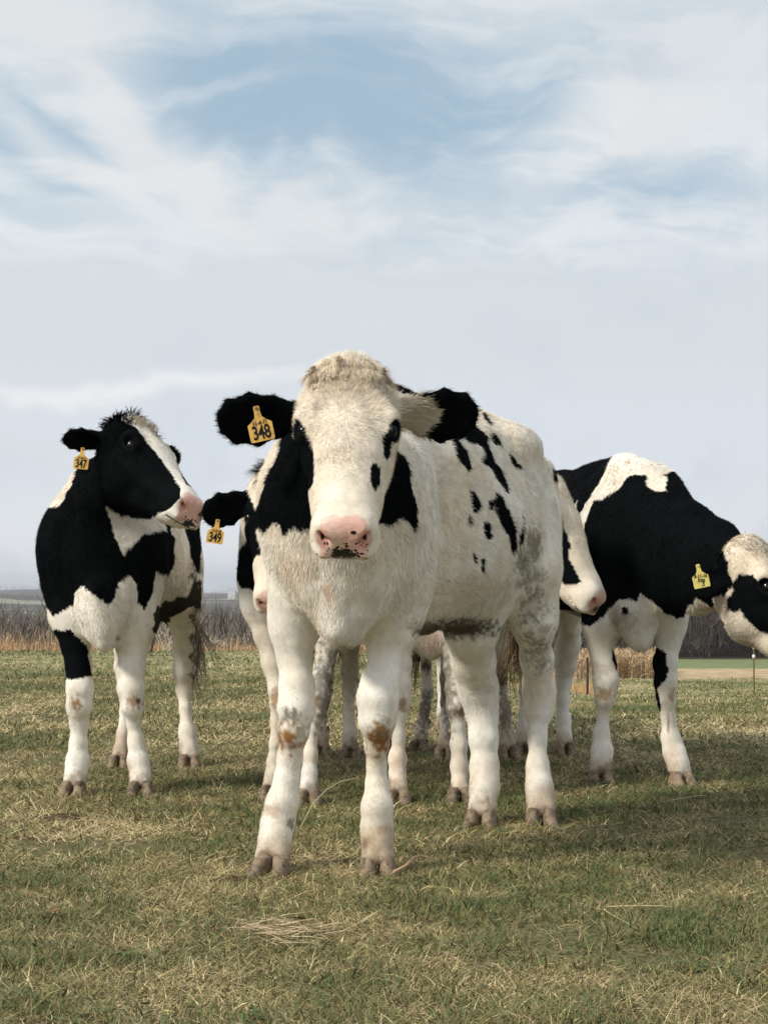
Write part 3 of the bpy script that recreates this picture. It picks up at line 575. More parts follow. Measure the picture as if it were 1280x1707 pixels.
def limb(B, nodes, ratio=1.0, g='leg', k=.022, thin=2.4, hl=.5):
    pts = []
    for nd in nodes:
        px, py, hw, Y = nd[:4]; a = (hw - thin) * Y / FPX; rt = nd[4] if len(nd) > 4 else ratio
        pts.append((W(px, py, Y), a, a * rt))
    for (p, a, b), (q, c, d) in zip(pts[:-1], pts[1:]):
        kk = k if p[2] < .6 else .07
        B.seg(p, q, a, b, c, d, up=(0, 1, 0), g=g, k=kk, flow=(0, 0, -1), hl=hl)
    return pts

def digits(B, pt, fwd, a, g='leg', z=.055):
    """pastern splitting into two toes above the hoof; fwd is the way the foot points"""
    f = norm(np.array((fwd[0], fwd[1], 0))); sd = np.array((f[1], -f[0], 0)); c = np.array(pt, float)
    for s in (-1, 1):
        q = np.array((c[0], c[1], 0)) + f * .018 + sd * s * a * .50; q[2] = z - .012
        B.seg(c + sd * s * a * .20, q, a * .66, a * .8, a * .57, a * .74, up=f, g=g, k=.018, flow=(0, 0, -1), hl=.55)
        B.ell(c - f * a * 1.15 + sd * s * a * .55 + np.array((0, 0, .012)), (0, 0, 1), .017, f, .012, .012, g='dew', k=.008, flow=(0, 0, -1), hl=.2)

def hoof(cx, cy, fwd, w, l, h, parent, spread=.006, z0=-.004):
    f = norm(np.array((fwd[0], fwd[1], 0))); sd = np.array((f[1], -f[0], 0)); V = []; F = []; n = 20; R_ = 8
    for s in (-1, 1):
        ang = s * spread * 14; f2 = f * math.cos(ang) + sd * math.sin(ang); s2 = np.array((f2[1], -f2[0], 0))
        b0 = len(V)
        for k in range(R_ + 1):
            t = k / R_; zz = z0 + h * t; sc_ = 1 - .20 * t; back = -.30 * l * t; bul = 1 + .04 * math.sin(t * 9)
            if k == R_: sc_ *= .86; zz -= .002
            for i in range(n):
                a = 2 * math.pi * i / n; ca, sa = math.cos(a), math.sin(a)
                yy = (abs(ca) ** .85) * (1 if ca > 0 else -1) * l * (.55 if ca > 0 else .42) * sc_ * bul + back * (1 if ca > 0 else .25)
                xx = (abs(sa) ** .8) * (1 if sa > 0 else -1) * w * .5 * sc_
                if s * sa < 0: xx *= .97            # flatter inner wall
                p = np.array((cx, cy, zz)) + f2 * (yy + .012) + s2 * (xx + s * (w * .5 * sc_ + .0012)); V.append(p)
        for k in range(R_):
            for i in range(n):
                j = (i + 1) % n; a = b0 + k * n; F.append((a + i, a + j, a + n + j, a + n + i))
        V.append(np.mean(V[b0 + R_ * n: b0 + (R_ + 1) * n], 0) + np.array((0, 0, .004))); V.append(np.mean(V[b0:b0 + n], 0))
        for i in range(n):
            j = (i + 1) % n; F.append((b0 + R_ * n + i, b0 + R_ * n + j, len(V) - 2, len(V) - 2)); F.append((b0 + j, b0 + i, len(V) - 1, len(V) - 1))
    me = bpy.data.meshes.new('hoof'); me.from_pydata([tuple(v) for v in V], [], [tuple(dict.fromkeys(q)) for q in F]); me.validate()
    for p in me.polygons: p.use_smooth = True
    me.materials.append(M_HOOF); o = bpy.data.objects.new('hoof', me); C.objects.link(o); o.parent = parent; o.matrix_parent_inverse = parent.matrix_world.inverted()
    return o

def eye(B, sx, parent, r=.0180):
    O, R, s = B.head; c = O + R @ (np.array((sx * .0985, .156, .012)) * s)
    V = []; F = []; n, m = 20, 12
    for i in range(m + 1):
        th = math.pi * i / m
        for j in range(n):
            ph = 2 * math.pi * j / n; V.append(c + r * s * np.array((math.sin(th) * math.cos(ph), math.sin(th) * math.sin(ph), math.cos(th))))
    for i in range(m):
        for j in range(n): F.append((i * n + j, (i + 1) * n + j, (i + 1) * n + (j + 1) % n, i * n + (j + 1) % n))
    o = mesh_np('eye', np.array(V), np.array(F), M_EYE, parent)
    rr = np.random.default_rng(3); m_ = 46; t = rr.random(m_); L0 = np.stack([sx * (.102 + .006 * t), .128 + .048 * t, .036 - .012 * t], 1) * s; P = O + L0 @ R.T
    T_ = norm(np.stack([np.full(m_, sx * .9), .35 + .5 * t, .15 + 0 * t], 1) @ R.T); NN = norm(np.tile((sx * .3, .2, 1), (m_, 1)) @ R.T)
    Vb, Lp, st, tt, CL = blades(P, NN, T_, (.018 + .008 * rr.random(m_)) * s, np.full(m_, .0012), np.full(m_, -.1), np.tile(BLACK * 1.5, (m_, 1)), bend=-.3, jit=.12, seg=3, r=rr)
    mesh_np('eyelashes', Vb, Lp, M_FUR, parent, CL, starts=st, tot=tt)
    return o

def ear_tag(P0, xdir, ydir, size, parent, number, small=(), m=None, numsize=.62, two_line=None):
    """P0 top rivet; xdir to the right, ydir up along the tag; size = body width"""
    x = norm(xdir); y = norm(np.array(ydir, float) - x * (np.array(ydir) @ x)); z = np.cross(x, y)
    if z @ (CAMP - P0) < 0: z = -z
    S = size; out_ = [(-.10, .08), (-.13, .0), (-.12, -.15), (-.15, -.38), (-.30, -.52), (-.50, -.66), (-.50, -1.32), (-.45, -1.38), (.45, -1.38), (.50, -1.32), (.50, -.66), (.30, -.52), (.15, -.38), (.12, -.15), (.13, 0), (.10, .08)]
    n = len(out_); th = .0012
    V = [P0 + x * a * S + y * b * S + z * th * q for q in (-1, 1) for a, b in out_]
    me = bpy.data.meshes.new('ear_tag'); F = [tuple(range(n))[::-1], tuple(range(n, 2 * n))] + [(i, (i + 1) % n, n + (i + 1) % n, n + i) for i in range(n)]
    me.from_pydata([tuple(v) for v in V], [], F); me.materials.append(m or M_TAG)
    o = bpy.data.objects.new('ear_tag', me); C.objects.link(o); o.parent = parent; o.matrix_parent_inverse = parent.matrix_world.inverted()
    # rivet
    q = bpy.data.meshes.new('rivet'); rv = []; rf = []; k = 12
    for i, (rr, zz) in enumerate(((.075, 0), (.075, .0022), (.05, .0032), (.02, .0034))):
        for j in range(k): rv.append(tuple(P0 + (x * math.cos(6.2832 * j / k) + y * math.sin(6.2832 * j / k)) * rr * S + z * (th + zz)))
    for i in range(3): rf += [(i * k + j, i * k + (j + 1) % k, (i + 1) * k + (j + 1) % k, (i + 1) * k + j) for j in range(k)]
    rf.append(tuple(range(3 * k, 4 * k))); q.from_pydata(rv, [], rf); q.materials.append(M_TAG2 if m is M_TAG2 else M_RIV)
    ro = bpy.data.objects.new('rivet', q); C.objects.link(ro); ro.parent = o
    def text(body, cx, cy, hgt, sx_, name, shear=0, off=.0, rot=0):
        cu = bpy.data.curves.new(name, 'FONT'); cu.body = body; cu.size = hgt; cu.align_x = 'CENTER'; cu.align_y = 'CENTER'; cu.extrude = .0002; cu.offset = off; cu.shear = shear; cu.space_character = .95
        cu.materials.append(M_INK)
        t = bpy.data.objects.new(name, cu); C.objects.link(t)
        xr = x * math.cos(rot) + y * math.sin(rot); yr = -x * math.sin(rot) + y * math.cos(rot)
        if np.cross(x, y) @ z < 0: xr = -xr
        Mx = Matrix(np.stack([np.append(xr * sx_, 0), np.append(yr, 0), np.append(z, 0), np.append(P0 + x * cx * S + y * cy * S + z * (th + .0008), 1)], 1).tolist())
        bpy.context.view_layer.update(); me_ = bpy.data.meshes.new_from_object(t); me_.name = name; bpy.data.objects.remove(t)
        t = bpy.data.objects.new(name, me_); C.objects.link(t); t.parent = o; t.matrix_world = Mx
        return t
    if number: text(number, 0, -1.04, numsize * 1.28 * S, .66, 'number', off=.0009)
    for (b_, cx, cy, hg, sx_, rt) in small: text(b_, cx, cy, hg * S, sx_, 'handwriting', shear=.25, off=.0003, rot=rt)
    return o
M_RIV = mat_simple('tag_rivet', (.30, .17, .06), .5, .3)

def cz(ox, oy, s, pts): return [(ox + a / s, oy + b / s) for a, b in pts]

class Hide:
    """where each colour lies on one animal"""
    def __init__(s, white=WHITE): s.K = []; s.blobs = []; s.white = white; s.blackgroups = (); s.fn = None
    def patch(s, groups, poly, col=BLACK, ymax=None, wob=3.0): s.K.append((groups, poly, col, ymax, wob))
    def blob(s, groups, px, py, rx, ry, col, st=.8, rough=.6): s.blobs.append((groups, px, py, rx, ry, col, st, rough))
    def color(s, P, G, B):
        n = len(P); v1 = vnoise(P, 9, 1, 3)[:, None]; v2 = vnoise(P, 60, 5, 2)[:, None]
        c = s.white * (1 - v1 * .0) ; c = s.white + (CREAM - s.white) * sstep(v1, .42, .72) * .55; v3 = vnoise(P * np.array((1, 1, .28)), 48, 15, 2)[:, None]; v4 = vnoise(P, 3.5, 19, 2)[:, None]; c = c * (.80 + .2 * v2 + .20 * v3) * (1 - np.array((.03, .07, .13)) * sstep(v4, .5, .75))
        hd = (G == 'head')[:, None]; c = np.where(hd, c * .45 + .55 * (CREAM * np.array((1.02, .99, .95))) * (.88 + .22 * v2), c)
        zz = P[:, 2:3]
        # ground dirt creeping up the feet
        dirt = sstep(.16 - zz + (v1 - .5) * .22, 0, .14) * .9; lg = (G == 'leg')[:, None]
        c = np.where(lg, c * (1 - dirt * .75) + np.array((.40, .29, .18)) * dirt * .75, c)
        d2 = sstep(.082 - zz + (vnoise(P, 32, 9, 3)[:, None] - .5) * .15, 0, .06); c = np.where(lg, c * (1 - d2 * .8) + np.array((.17, .12, .075)) * d2 * .8, c)
        c = np.where((G == 'dew')[:, None], MUD * .8, c)
        x, y = proj(P); wx = (vnoise(P, 38, 21, 2) - .5) * 2; wy = (vnoise(P, 38, 33, 2) - .5) * 2
        for gs, px, py, rx, ry, cc, st, rough in s.blobs:
            m = np.isin(G, gs); r = np.sqrt(((x - px) / rx) ** 2 + ((y - py) / ry) ** 2) + (vnoise(P, 95, int(px) % 50, 3) - .5) * 2.6 * rough
            t = (sstep(1.15 - r, 0, .8) * st * m)[:, None]; c = c * (1 - t) + np.array(cc) * t
        for gs, poly, cc, ymax, wob in s.K:
            m = np.isin(G, gs)
            if ymax is not None: m &= P[:, 1] < ymax
            if not m.any(): continue
            r = np.zeros(n, bool); r[m] = inpoly(x[m] + wx[m] * wob, y[m] + wy[m] * wob, poly); c[r] = cc
        c[np.isin(G, s.blackgroups)] = BLACK
        if s.fn: c = s.fn(P, G, c, x, y)
        # nose, nostril, lips, eye rims in the head's own frame
        if B.head:
            O, R, sc_ = B.head; q = (P - O) @ R / sc_; hd = G == 'head'
            pad = hd & (q[:, 1] > .422 + 5.5 * q[:, 0] ** 2 - np.clip(q[:, 2] + .045, -.05, .05) * -.05 + (wx * .006)) & (q[:, 2] < .002 + wx * .004) & (q[:, 2] > -.088) & (np.abs(q[:, 0]) < .052 + wx * .003)
            pk = PINK * (.86 + .3 * vnoise(P, 130, 3, 2)[:, None]); t = (.75 + .25 * sstep(v1[:, 0], .3, .6))[:, None]
            c[pad] = (pk * t + (1 - t) * WHITE)[pad]
            for sx_ in (-1, 1):
                e = np.sqrt(((q[:, 0] - sx_ * .046) / .013) ** 2 + ((q[:, 1] - .452) / .03) ** 2 + ((q[:, 2] + .042) / .017) ** 2)
                t = sstep(1.7 - e, 0, .8)[:, None] * hd[:, None]; c = c * (1 - t * .6) + np.array((.50, .16, .12)) * t * .6
                t = sstep(.50 - e, 0, .25)[:, None] * hd[:, None]; c = c * (1 - t) + np.array((.03, .012, .010)) * t
                e = np.sqrt(((q[:, 0] - sx_ * .106) / .027) ** 2 + ((q[:, 1] - .156) / .033) ** 2 + ((q[:, 2] - .014) / .024) ** 2)
                c = np.where(((e < 1) & hd)[:, None], BLACK * 1.6, c)
            lip = hd & (np.abs(q[:, 2] + .097) < .0028) & (q[:, 1] > .435); c[lip] = (.22, .13, .10)
            if s.speck is not None:
                sx_, sz_, rad = s.speck; rr = np.random.default_rng(31); t = np.zeros(n, bool); zone = hd & (q[:, 1] > .36) & (q[:, 2] > -.112)
                e = np.sqrt(((q[:, 0] - sx_) / rad) ** 2 + ((q[:, 2] - sz_) / (rad * .62)) ** 2); t |= zone & (e < .62 + (vnoise(P, 150, 12, 2) - .5) * 1.5)
                for _ in range(90):
                    a_, b_ = rr.normal(0, .62, 2); ra = .0010 + .0022 * rr.random(); t |= zone & (((q[:, 0] - sx_ - a_ * rad * 1.15) ** 2 + (q[:, 2] - sz_ - b_ * rad * .62) ** 2) < ra * ra)
                t |= zone & (((q[:, 0] + .022) / .0065) ** 2 + ((q[:, 2] + .022) / .004) ** 2 < 1) if sx_ == .0 else False
                c[t] = BLACK * 1.6
        return np.clip(c, 0, 1)
    speck = None

def bil2(P4, U, W): return (P4[0] * (1 - U) + P4[1] * U) * (1 - W) + (P4[3] * (1 - U) + P4[2] * U) * W
def finish_cow(B, hide, root, h, nhair, hairlen=.016, wid=.0016, seed=1, longfn=None, dens=None, amp=.0045):
    B.build(h); V, F, N = B.V, B.F, B.N
    # muscle and loose-skin relief
    G, Fl, Hl = B.info(V); fold = (vnoise(V * np.array((1, 1, .22)), 13, 57, 2) - .5) * np.where(G == 'body', .016, .003); V = V + N * (((vnoise(V, 7, 50, 2) - .5) * amp * 2.4 + (vnoise(V, 28, 51, 2) - .5) * amp) * np.where(np.isin(G, ('ear_dark', 'ear_part')), .5, 1) + fold)[:, None]; N = vnormals(V, F); B.V, B.N = V, N
    G, Fl, Hl = B.info(V); B.G = G
    # skin shows under the coat
    col = hide.color(V, G, B)
    O, R, sc_ = B.head; fc = (V[F].mean(1) - O) @ R / sc_; fine = (fc[:, 1] > .41) & (np.abs(fc[:, 0]) < .12) & (np.abs(fc[:, 2] + .05) < .13); K_ = 5
    Vf, Ff = V[F[fine]], F[fine]; Nf = N[Ff]; m = len(Ff); gr = np.linspace(0, 1, K_ + 1); U_, W_ = [a.ravel()[None, :, None] for a in np.meshgrid(gr, gr, indexing='ij')]
    bil = lambda A: (A[:, 0:1] * (1 - U_) + A[:, 1:2] * U_) * (1 - W_) + (A[:, 3:4] * (1 - U_) + A[:, 2:3] * U_) * W_
    p_ = bil(Vf); nn_ = norm(bil(Nf)); ph = 0      # curved interpolation of the coarse facets
    prj = [p_ - np.sum((p_ - Vf[:, k:k + 1]) * Nf[:, k:k + 1], 2, keepdims=True) * Nf[:, k:k + 1] for k in range(4)]; p_ = p_ * .4 + .6 * bil2(prj, U_, W_)
    p_ = p_.reshape(-1, 3); n2 = nn_.reshape(-1, 3); p_ = p_ + n2 * ((vnoise(p_, 260, 77) - .5) * .0005)[:, None]
    id_ = np.arange((K_ + 1) ** 2).reshape(K_ + 1, K_ + 1); cell = np.stack([id_[:-1, :-1], id_[1:, :-1], id_[1:, 1:], id_[:-1, 1:]], -1).reshape(-1, 4)
    key = np.round(p_ / 2e-5).astype(np.int64); 
    F2 = (np.arange(m)[:, None, None] * (K_ + 1) ** 2 + cell[None]).reshape(-1, 4)
    _, inv_i, inv = np.unique((key[:, 0] * 1000003 + key[:, 1]) * 1000003 + key[:, 2], return_index=True, return_inverse=True); p_ = p_[inv_i]; n2 = n2[inv_i]; F2 = inv[F2]
    Gf, _a, _b = B.info(p_); colf = hide.color(p_, Gf, B)
    body = mesh_np('body', np.concatenate([V, p_]), np.concatenate([F[~fine], F2 + len(V)]), M_HIDE, root, np.concatenate([col, colf]))
    qf = (p_ - O) @ R / sc_; wet = np.concatenate([np.zeros(len(V)), ((qf[:, 1] > .424 + 5.5 * qf[:, 0] ** 2) & (np.abs(qf[:, 0]) < .056) & (qf[:, 2] < .004)).astype(float)]).astype(np.float32)
    body.data.attributes.new('Wet', 'FLOAT', 'POINT').data.foreach_set('value', wet)
    r = np.random.default_rng(seed)
    def wf(c, n):
        f = np.sum(norm(CAMP - c) * n, 1); w_ = .22 + .78 * sstep(f, -.45, .05); h_ = (c - B.head[0]) @ B.head[1]; w_ = w_ * np.where(np.linalg.norm(h_ - (0, .2, 0), axis=1) < .27, 2.2, 1.0)
        return w_
    P, NN = sample(V, F, N, nhair, wf, r)
    G2, T, H = B.info(P); c = hide.color(P, G2, B)
    O, R, sc_ = B.head; q = (P - O) @ R / sc_
    bare = (c[:, 0] > c[:, 1] * 1.32) & (G2 == 'head') | (G2 == 'head') & (q[:, 1] > .455)
    # cowlicks: bend the combing with slow noise
    sw = np.stack([vnoise(P, 6, s_, 2) - .5 for s_ in (61, 62, 63)], 1); T = norm(T + sw * 1.1)
    sw = np.stack([vnoise(P, 35, s_) - .5 for s_ in (71, 72, 73)], 1); T = norm(T + sw * .8)
    L = hairlen * H * (.6 + .8 * r.random(len(P))); lift = .16 + .30 * r.random(len(P)) + .35 * sstep(vnoise(P, 18, 81), .5, .8)
    if longfn is not None: L, lift, T = longfn(P, G2, q, L, lift, T, r)
    k = ~bare; P, NN, T, L, lift, c = P[k], NN[k], T[k], L[k], lift[k], c[k]
    lum = c.sum(1) > .25
    stk = vnoise(P, 22, 83, 2); c = np.where(lum[:, None], c * (.78 + .34 * r.random(len(P)) + (stk - .5) * .28)[:, None] * np.array((1, .985, .96)), c * (.6 + .9 * r.random(len(P)))[:, None])
    wd = wid * (.7 + .6 * r.random(len(P))) * np.where(G2[k] == 'head', .72, 1.0)
    VV, Lp, st, tt, CL = blades(P + NN * -.001, NN, T, L, wd, lift, np.clip(c, 0, 1), bend=.35, jit=.22, seg=2, r=r)
    o = mesh_np('fur_coat', VV, Lp, M_FUR, root, CL, starts=st, tot=tt); tag(o, kind='stuff')
    return body

def tuft(P, N, T, L, col, root, name='forelock', wd=.0022, clumps=40, seed=3, seg=5, curl=.5, jit=.10, lift=.7):
    """longer locks that lean together"""
    r = np.random.default_rng(seed); n = len(P); cid = r.integers(0, clumps, n)
    cen = P[r.integers(0, n, clumps)]; dd = ((P[:, None, :] - cen[None]) ** 2).sum(2); cid = dd.argmin(1)
    cd = norm(T[r.integers(0, n, clumps)] + r.normal(0, .45, (clumps, 3)))
    T2 = norm(T * .5 + cd[cid] * .8); L2 = L * (.7 + .5 * r.random(clumps))[cid] * (.75 + .4 * r.random(n))
    wv = norm(r.normal(0, 1, (clumps, 3)))[cid]; c = col * (.8 + .35 * r.random(n))[:, None]
    d_ = norm(T2 * math.cos(lift) + N * math.sin(lift)); p = P.copy(); rows = []; cc = []; aim = cen[cid] + cd[cid] * 0
    for i in range(seg + 1):
        s = norm(np.cross(N + wv * .3, d_)); w_ = wd * (1 - .85 * i / seg)
        if i < seg: rows += [p - s * w_ / 2, p + s * w_ / 2]; cc += [c, c]
        else: rows.append(p); cc.append(c)
        p = p + d_ * (L2 / seg)[:, None]; d_ = norm(d_ + wv * curl * .35 * math.sin(i * 1.3 + 1) + np.array((0, 0, -.16)) - N * .10 + r.normal(0, jit, (n, 3)))
    m = 2 * seg + 1; V = np.stack(rows, 1).reshape(-1, 3); CL = np.stack(cc, 1).reshape(-1, 3); base = np.arange(n)[:, None] * m; lo_ = []; tot = []
    for i in range(seg - 1): lo_.append(base + np.array([2 * i, 2 * i + 1, 2 * i + 3, 2 * i + 2])); tot.append(4)
    lo_.append(base + np.array([2 * seg - 2, 2 * seg - 1, 2 * seg])); tot.append(3)
    Lp = np.concatenate(lo_, 1).ravel(); per = sum(tot); st = (np.arange(n)[:, None] * per + np.cumsum([0] + tot[:-1])).ravel(); tt = np.tile(tot, n)
    return tag(mesh_np(name, V, Lp, M_FUR, root, np.clip(CL, 0, 1), starts=st, tot=tt), kind='stuff' if False else None)
# ------------------------------------------------------------------ the heifer in front
AX = norm(np.array((.50, .866, 0))); LAT = np.array((.866, -.50, 0))
def cow_front():
    root = empty('heifer', (.12, 4.5, 0), 'spotted mostly white cow in front facing the camera, yellow ear tag 348', 'cow', 'young cows in the pasture')
    B = Body(); b0 = np.array((-.13, 4.12, 0))
    S = lambda t, l, z: b0 + AX * t + LAT * l + np.array((0, 0, z))
    fl = AX * .75 + np.array((0, 0, -.65))
    B.chain([(S(-.04, -.01, .93), .145, .21), (S(.12, 0, .93), .175, .315), (S(.38, 0, .945), .205, .32), (S(.62, 0, .95), .225, .31), (S(.84, 0, .985), .185, .275), (S(1.02, 0, 1.03), .135, .205)], ups=(0, 0, 1), flow=fl, hl=1.1, k=.08)
    # neck
    B.chain([(W(572, 775, 3.86), .105, .165), (W(565, 815, 4.0), .150, .215), (S(.06, 0, .96), .19, .27)], ups=(0, 0, 1), flow=(0, .5, -.8), hl=1.2, k=.10)
    # shoulders, brisket, dewlap fold
    B.ell(W(497, 852, 4.16), (0, 0, 1), .145, (0, 1, 0), .088, .11, g='body', k=.10, flow=(-.1, .2, -1), hl=1.2)
    B.ell(W(668, 885, 4.10), (0, 0, 1), .20, (0, 1, 0), .075, .11, g='body', k=.10, flow=(.2, .2, -1), hl=1.2)
    B.ell(W(572, 978, 3.99), (0, 0, 1), .115, (0, 1, 0), .095, .08, g='body', k=.13, flow=(0, 0, -1), hl=.9)
    B.ell(W(568, 1050, 3.99), (.15, 0, 1), .035, (0, 1, 0), .042, .05, g='body', k=.07, flow=(0, 0, -1), hl=1.0)
    B.seg(W(562, 935, 3.93), W(560, 1048, 3.96), .012, .03, .018, .045, up=(0, 1, 0), k=.04, flow=(0, 0, -1), hl=1.0)
    # withers, spine, hip bones, pin bones, flank
    B.seg(S(.06, .02, 1.255), S(.30, 0, 1.245), .05, .05, k=.10, flow=AX, hl=1.5)
    B.seg(S(.3, 0, 1.235), S(.98, 0, 1.245), .035, .03, k=.09, flow=AX, hl=1.3)
    for s in (-1, 1):
        B.ell(S(.84, s * .150, 1.185), (0, 0, 1), .045, LAT, .060, .05, k=.11, flow=(0, 0, -1), hl=1.0)
        B.ell(S(1.14, s * .085, 1.10), (0, 0, 1), .06, AX, .045, .05, k=.08, flow=(0, 0, -1), hl=1.0)
        B.ell(S(.98, s * .105, .93), (0, 0, 1), .24, AX, .07, .14, k=.10, flow=(0, 0, -1), hl=1.0)
    for s in (-1, 1):   # flank hollow, groove behind the shoulder blade
        B.ell(S(.66, s * .275, 1.13), AX, .12, (0, 0, 1), .075, .085, k=.12, sub=True); B.ell(S(.27, s * .245, .93), (0, 0, 1), .20, AX, .03, .035, k=.09, sub=True)
    # legs
    limb(B, [(489, 930, 38, 4.2), (492, 1000, 36, 4.18), (488, 1050, 31, 4.19), (488, 1100, 27, 4.19), (494, 1145, 29, 4.17), (494, 1182, 31, 4.15), (490, 1218, 26, 4.15), (483, 1262, 20.5, 4.17), (478, 1300, 21, 4.17), (470, 1340, 26, 4.16), (464, 1375, 28, 4.16), (459, 1398, 27, 4.14)], 1.0)
    limb(B, [(668, 920, 44, 4.15), (663, 990, 42, 4.14), (655, 1045, 34, 4.15), (645, 1095, 30, 4.14), (634, 1138, 33, 4.10), (630, 1165, 35, 4.08), (628, 1202, 31, 4.08), (627, 1240, 21, 4.11), (627, 1275, 16.5, 4.13), (628, 1310, 18.5, 4.13), (628, 1345, 26, 4.11), (628, 1380, 28, 4.12), (629, 1402, 27, 4.11)], 1.0)
    limb(B, [(812, 905, 58, 4.90, .9), (798, 985, 50, 4.82, 1.2), (784, 1045, 40, 4.86, 1.2), (790, 1098, 37, 4.95, 1.1), (797, 1148, 34, 5.04, 1.2), (804, 1188, 27, 5.05, 1.3), (807, 1230, 24, 5.02), (808, 1279, 24, 5.01), (808, 1312, 25, 4.99), (805, 1340, 25, 4.97)], 1.0, k=.03)
    limb(B, [(880, 860, 45, 4.98, 1.6), (884, 950, 42, 4.93, 1.7), (889, 1030, 33, 4.95, 1.4), (894, 1098, 28, 5.05, 1.2), (898, 1148, 27, 5.12, 1.3), (898, 1184, 23, 5.12, 1.4), (896, 1230, 17, 5.08, 1.1), (897, 1279, 20, 5.05), (899, 1312, 23, 5.02), (901, 1338, 25, 5.0)], 1.0, k=.03)
    fa, fb, fc, fd = (-.28, -1), (.05, -1), (-.25, -1), (0, -1)
    digits(B, W(459, 1400, 4.13), fa, .042); digits(B, W(629, 1402, 4.11), fb, .040); digits(B, W(805, 1340, 4.97), fc, .042); digits(B, W(901, 1338, 5.0), fd, .042)
    hoof(W(453, 1440, 4.08)[0], 4.08, fa, .050, .125, .055, root, .016); hoof(W(629, 1440, 4.10)[0], 4.10, fb, .049, .11, .062, root, .004)
    hoof(W(802, 1370, 4.95)[0], 4.95, fc, .050, .12, .060, root, .008); hoof(W(901, 1370, 4.98)[0], 4.98, fd, .050, .12, .062, root, .005)
    # tail: bone inside the body mesh, switch is hair
    B.chain([(S(1.17, 0, 1.20), .03, .03), (S(1.25, 0, 1.08), .024, .024), (S(1.26, -.02, .85), .018, .018), (S(1.25, -.03, .72), .014, .014)], ups=(1, 0, 0), flow=(0, 0, -1), hl=1.2, k=.03)
    # head
    hp = W(582, 657, 3.74); f = norm(np.array((-.012, -.70, -.71))); up = np.array((-.01, -.72, .70))
    T, D = head(B, hp, f, up, 1.01)
    B.ell(T(0, .005, .050), D(0, .3, 1), .040, D(1, 0, 0), .050, .062, g='head', k=.06, flow=D(0, .7, .6), hl=1.3)
    e1 = ear(B, T(.104, .030, -.035), (-1, .10, -.10), (.10, -.85, -.50), .228, .070, 'ear_dark')      # camera left
    e2 = ear(B, T(-.104, .030, -.035), (1, .10, -.02), (-.1, -.85, -.45), .218, .070, 'ear_part')
    hd = Hide(); q1 = lambda pts: cz(340, 560, 2.6667, pts); q6 = lambda pts: cz(640, 640, 3.5556, pts)
    hd.blackgroups = ('ear_dark',); hd.speck = (.0, -.078, .042)
    bd = ('body', 'leg')
    hd.patch(bd, [(480, 690), (464, 755), (449, 789), (437, 819), (424, 856), (428, 878), (441, 888), (455, 872), (467, 873), (471, 894), (490, 877), (500, 884), (516, 882), (560, 860), (560, 690)], ymax=4.6)
    hd.patch(bd, [(600, 700), (652, 740), (679, 770), (684, 800), (694, 837), (695, 871), (689, 890), (683, 871), (666, 864), (649, 877), (630, 868), (600, 850)], ymax=4.3)
    hd.patch(bd, [(655, 600), (700, 600), (712, 648), (690, 662), (650, 650)])
    for pts in ([(385, 320), (430, 310), (480, 390), (520, 500), (505, 522), (450, 460), (420, 390)],
                [(440, 290), (530, 235), (615, 310), (620, 370), (660, 470), (700, 520), (745, 640), (730, 655), (690, 600), (650, 540), (630, 500), (580, 460), (590, 390), (550, 350), (520, 360), (470, 320)],
                [(570, 160), (610, 190), (640, 240), (620, 250), (585, 210)], [(620, 290), (650, 290), (690, 340), (690, 375), (650, 350)],
                [(730, 400), (770, 430), (815, 500), (800, 510), (750, 460)], [(505, 625), (540, 640), (570, 720), (550, 775), (525, 760)], [(490, 780), (515, 775), (515, 830), (490, 840)],
                [(660, 640), (690, 640), (730, 730), (765, 790), (785, 960), (770, 1015), (755, 990), (740, 900), (700, 860), (670, 790), (655, 700)], [(612, 690), (655, 680), (650, 750), (620, 745)],
                [(590, 810), (620, 820), (635, 910), (610, 925), (585, 880)], [(815, 760), (830, 790), (830, 930), (800, 960), (795, 900), (815, 840)],
                [(525, 990), (545, 1010), (545, 1060), (530, 1050)], [(565, 1020), (595, 1040), (598, 1110), (575, 1115)], [(1000, 505), (1030, 505), (1030, 580), (1003, 580)]):
        hd.patch(bd, q6(pts), wob=3.5)
    for pts in ([(405, 405), (450, 415), (482, 480), (490, 560), (485, 650), (445, 720), (415, 660), (404, 520)], [(790, 450), (822, 415), (850, 425), (835, 480), (822, 555), (800, 540)],
                [(740, 580), (765, 555), (785, 590), (782, 660), (760, 690), (738, 650)]):
        hd.patch(('head',), q1(pts), wob=1.5)
    def fn(P, G, c, x, y):
        e = G == 'ear_part'; base = T(-.104, .030, -.035); t = (P - base) @ norm(np.array((1, .12, .03))) / .185
        w_ = (vnoise(P, 60, 7, 2) - .5) * 14; low = inpoly(x + w_, y - w_, [(600, 600), (676, 640), (684, 652), (700, 660), (738, 682), (726, 704), (712, 712), (700, 735), (600, 760)])
        c[e] = BLACK; c[e & low] = CREAM * .97
        return c
    hd.fn = fn
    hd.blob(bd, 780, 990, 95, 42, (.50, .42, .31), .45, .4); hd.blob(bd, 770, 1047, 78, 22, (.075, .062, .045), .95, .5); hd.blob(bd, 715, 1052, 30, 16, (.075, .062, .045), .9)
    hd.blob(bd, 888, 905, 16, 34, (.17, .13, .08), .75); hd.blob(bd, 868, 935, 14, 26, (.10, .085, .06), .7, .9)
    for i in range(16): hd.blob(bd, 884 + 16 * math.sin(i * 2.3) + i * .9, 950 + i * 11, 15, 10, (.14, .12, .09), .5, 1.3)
    hd.blob(bd, 482, 1192, 22, 14, (.12, .09, .055), .75, .9); hd.blob(bd, 480, 1228, 22, 28, BROWN * np.array((1.1, .95, .7)), 1.0, .8); hd.blob(bd, 503, 1225, 16, 24, (.25, .2, .14), .5, 1)
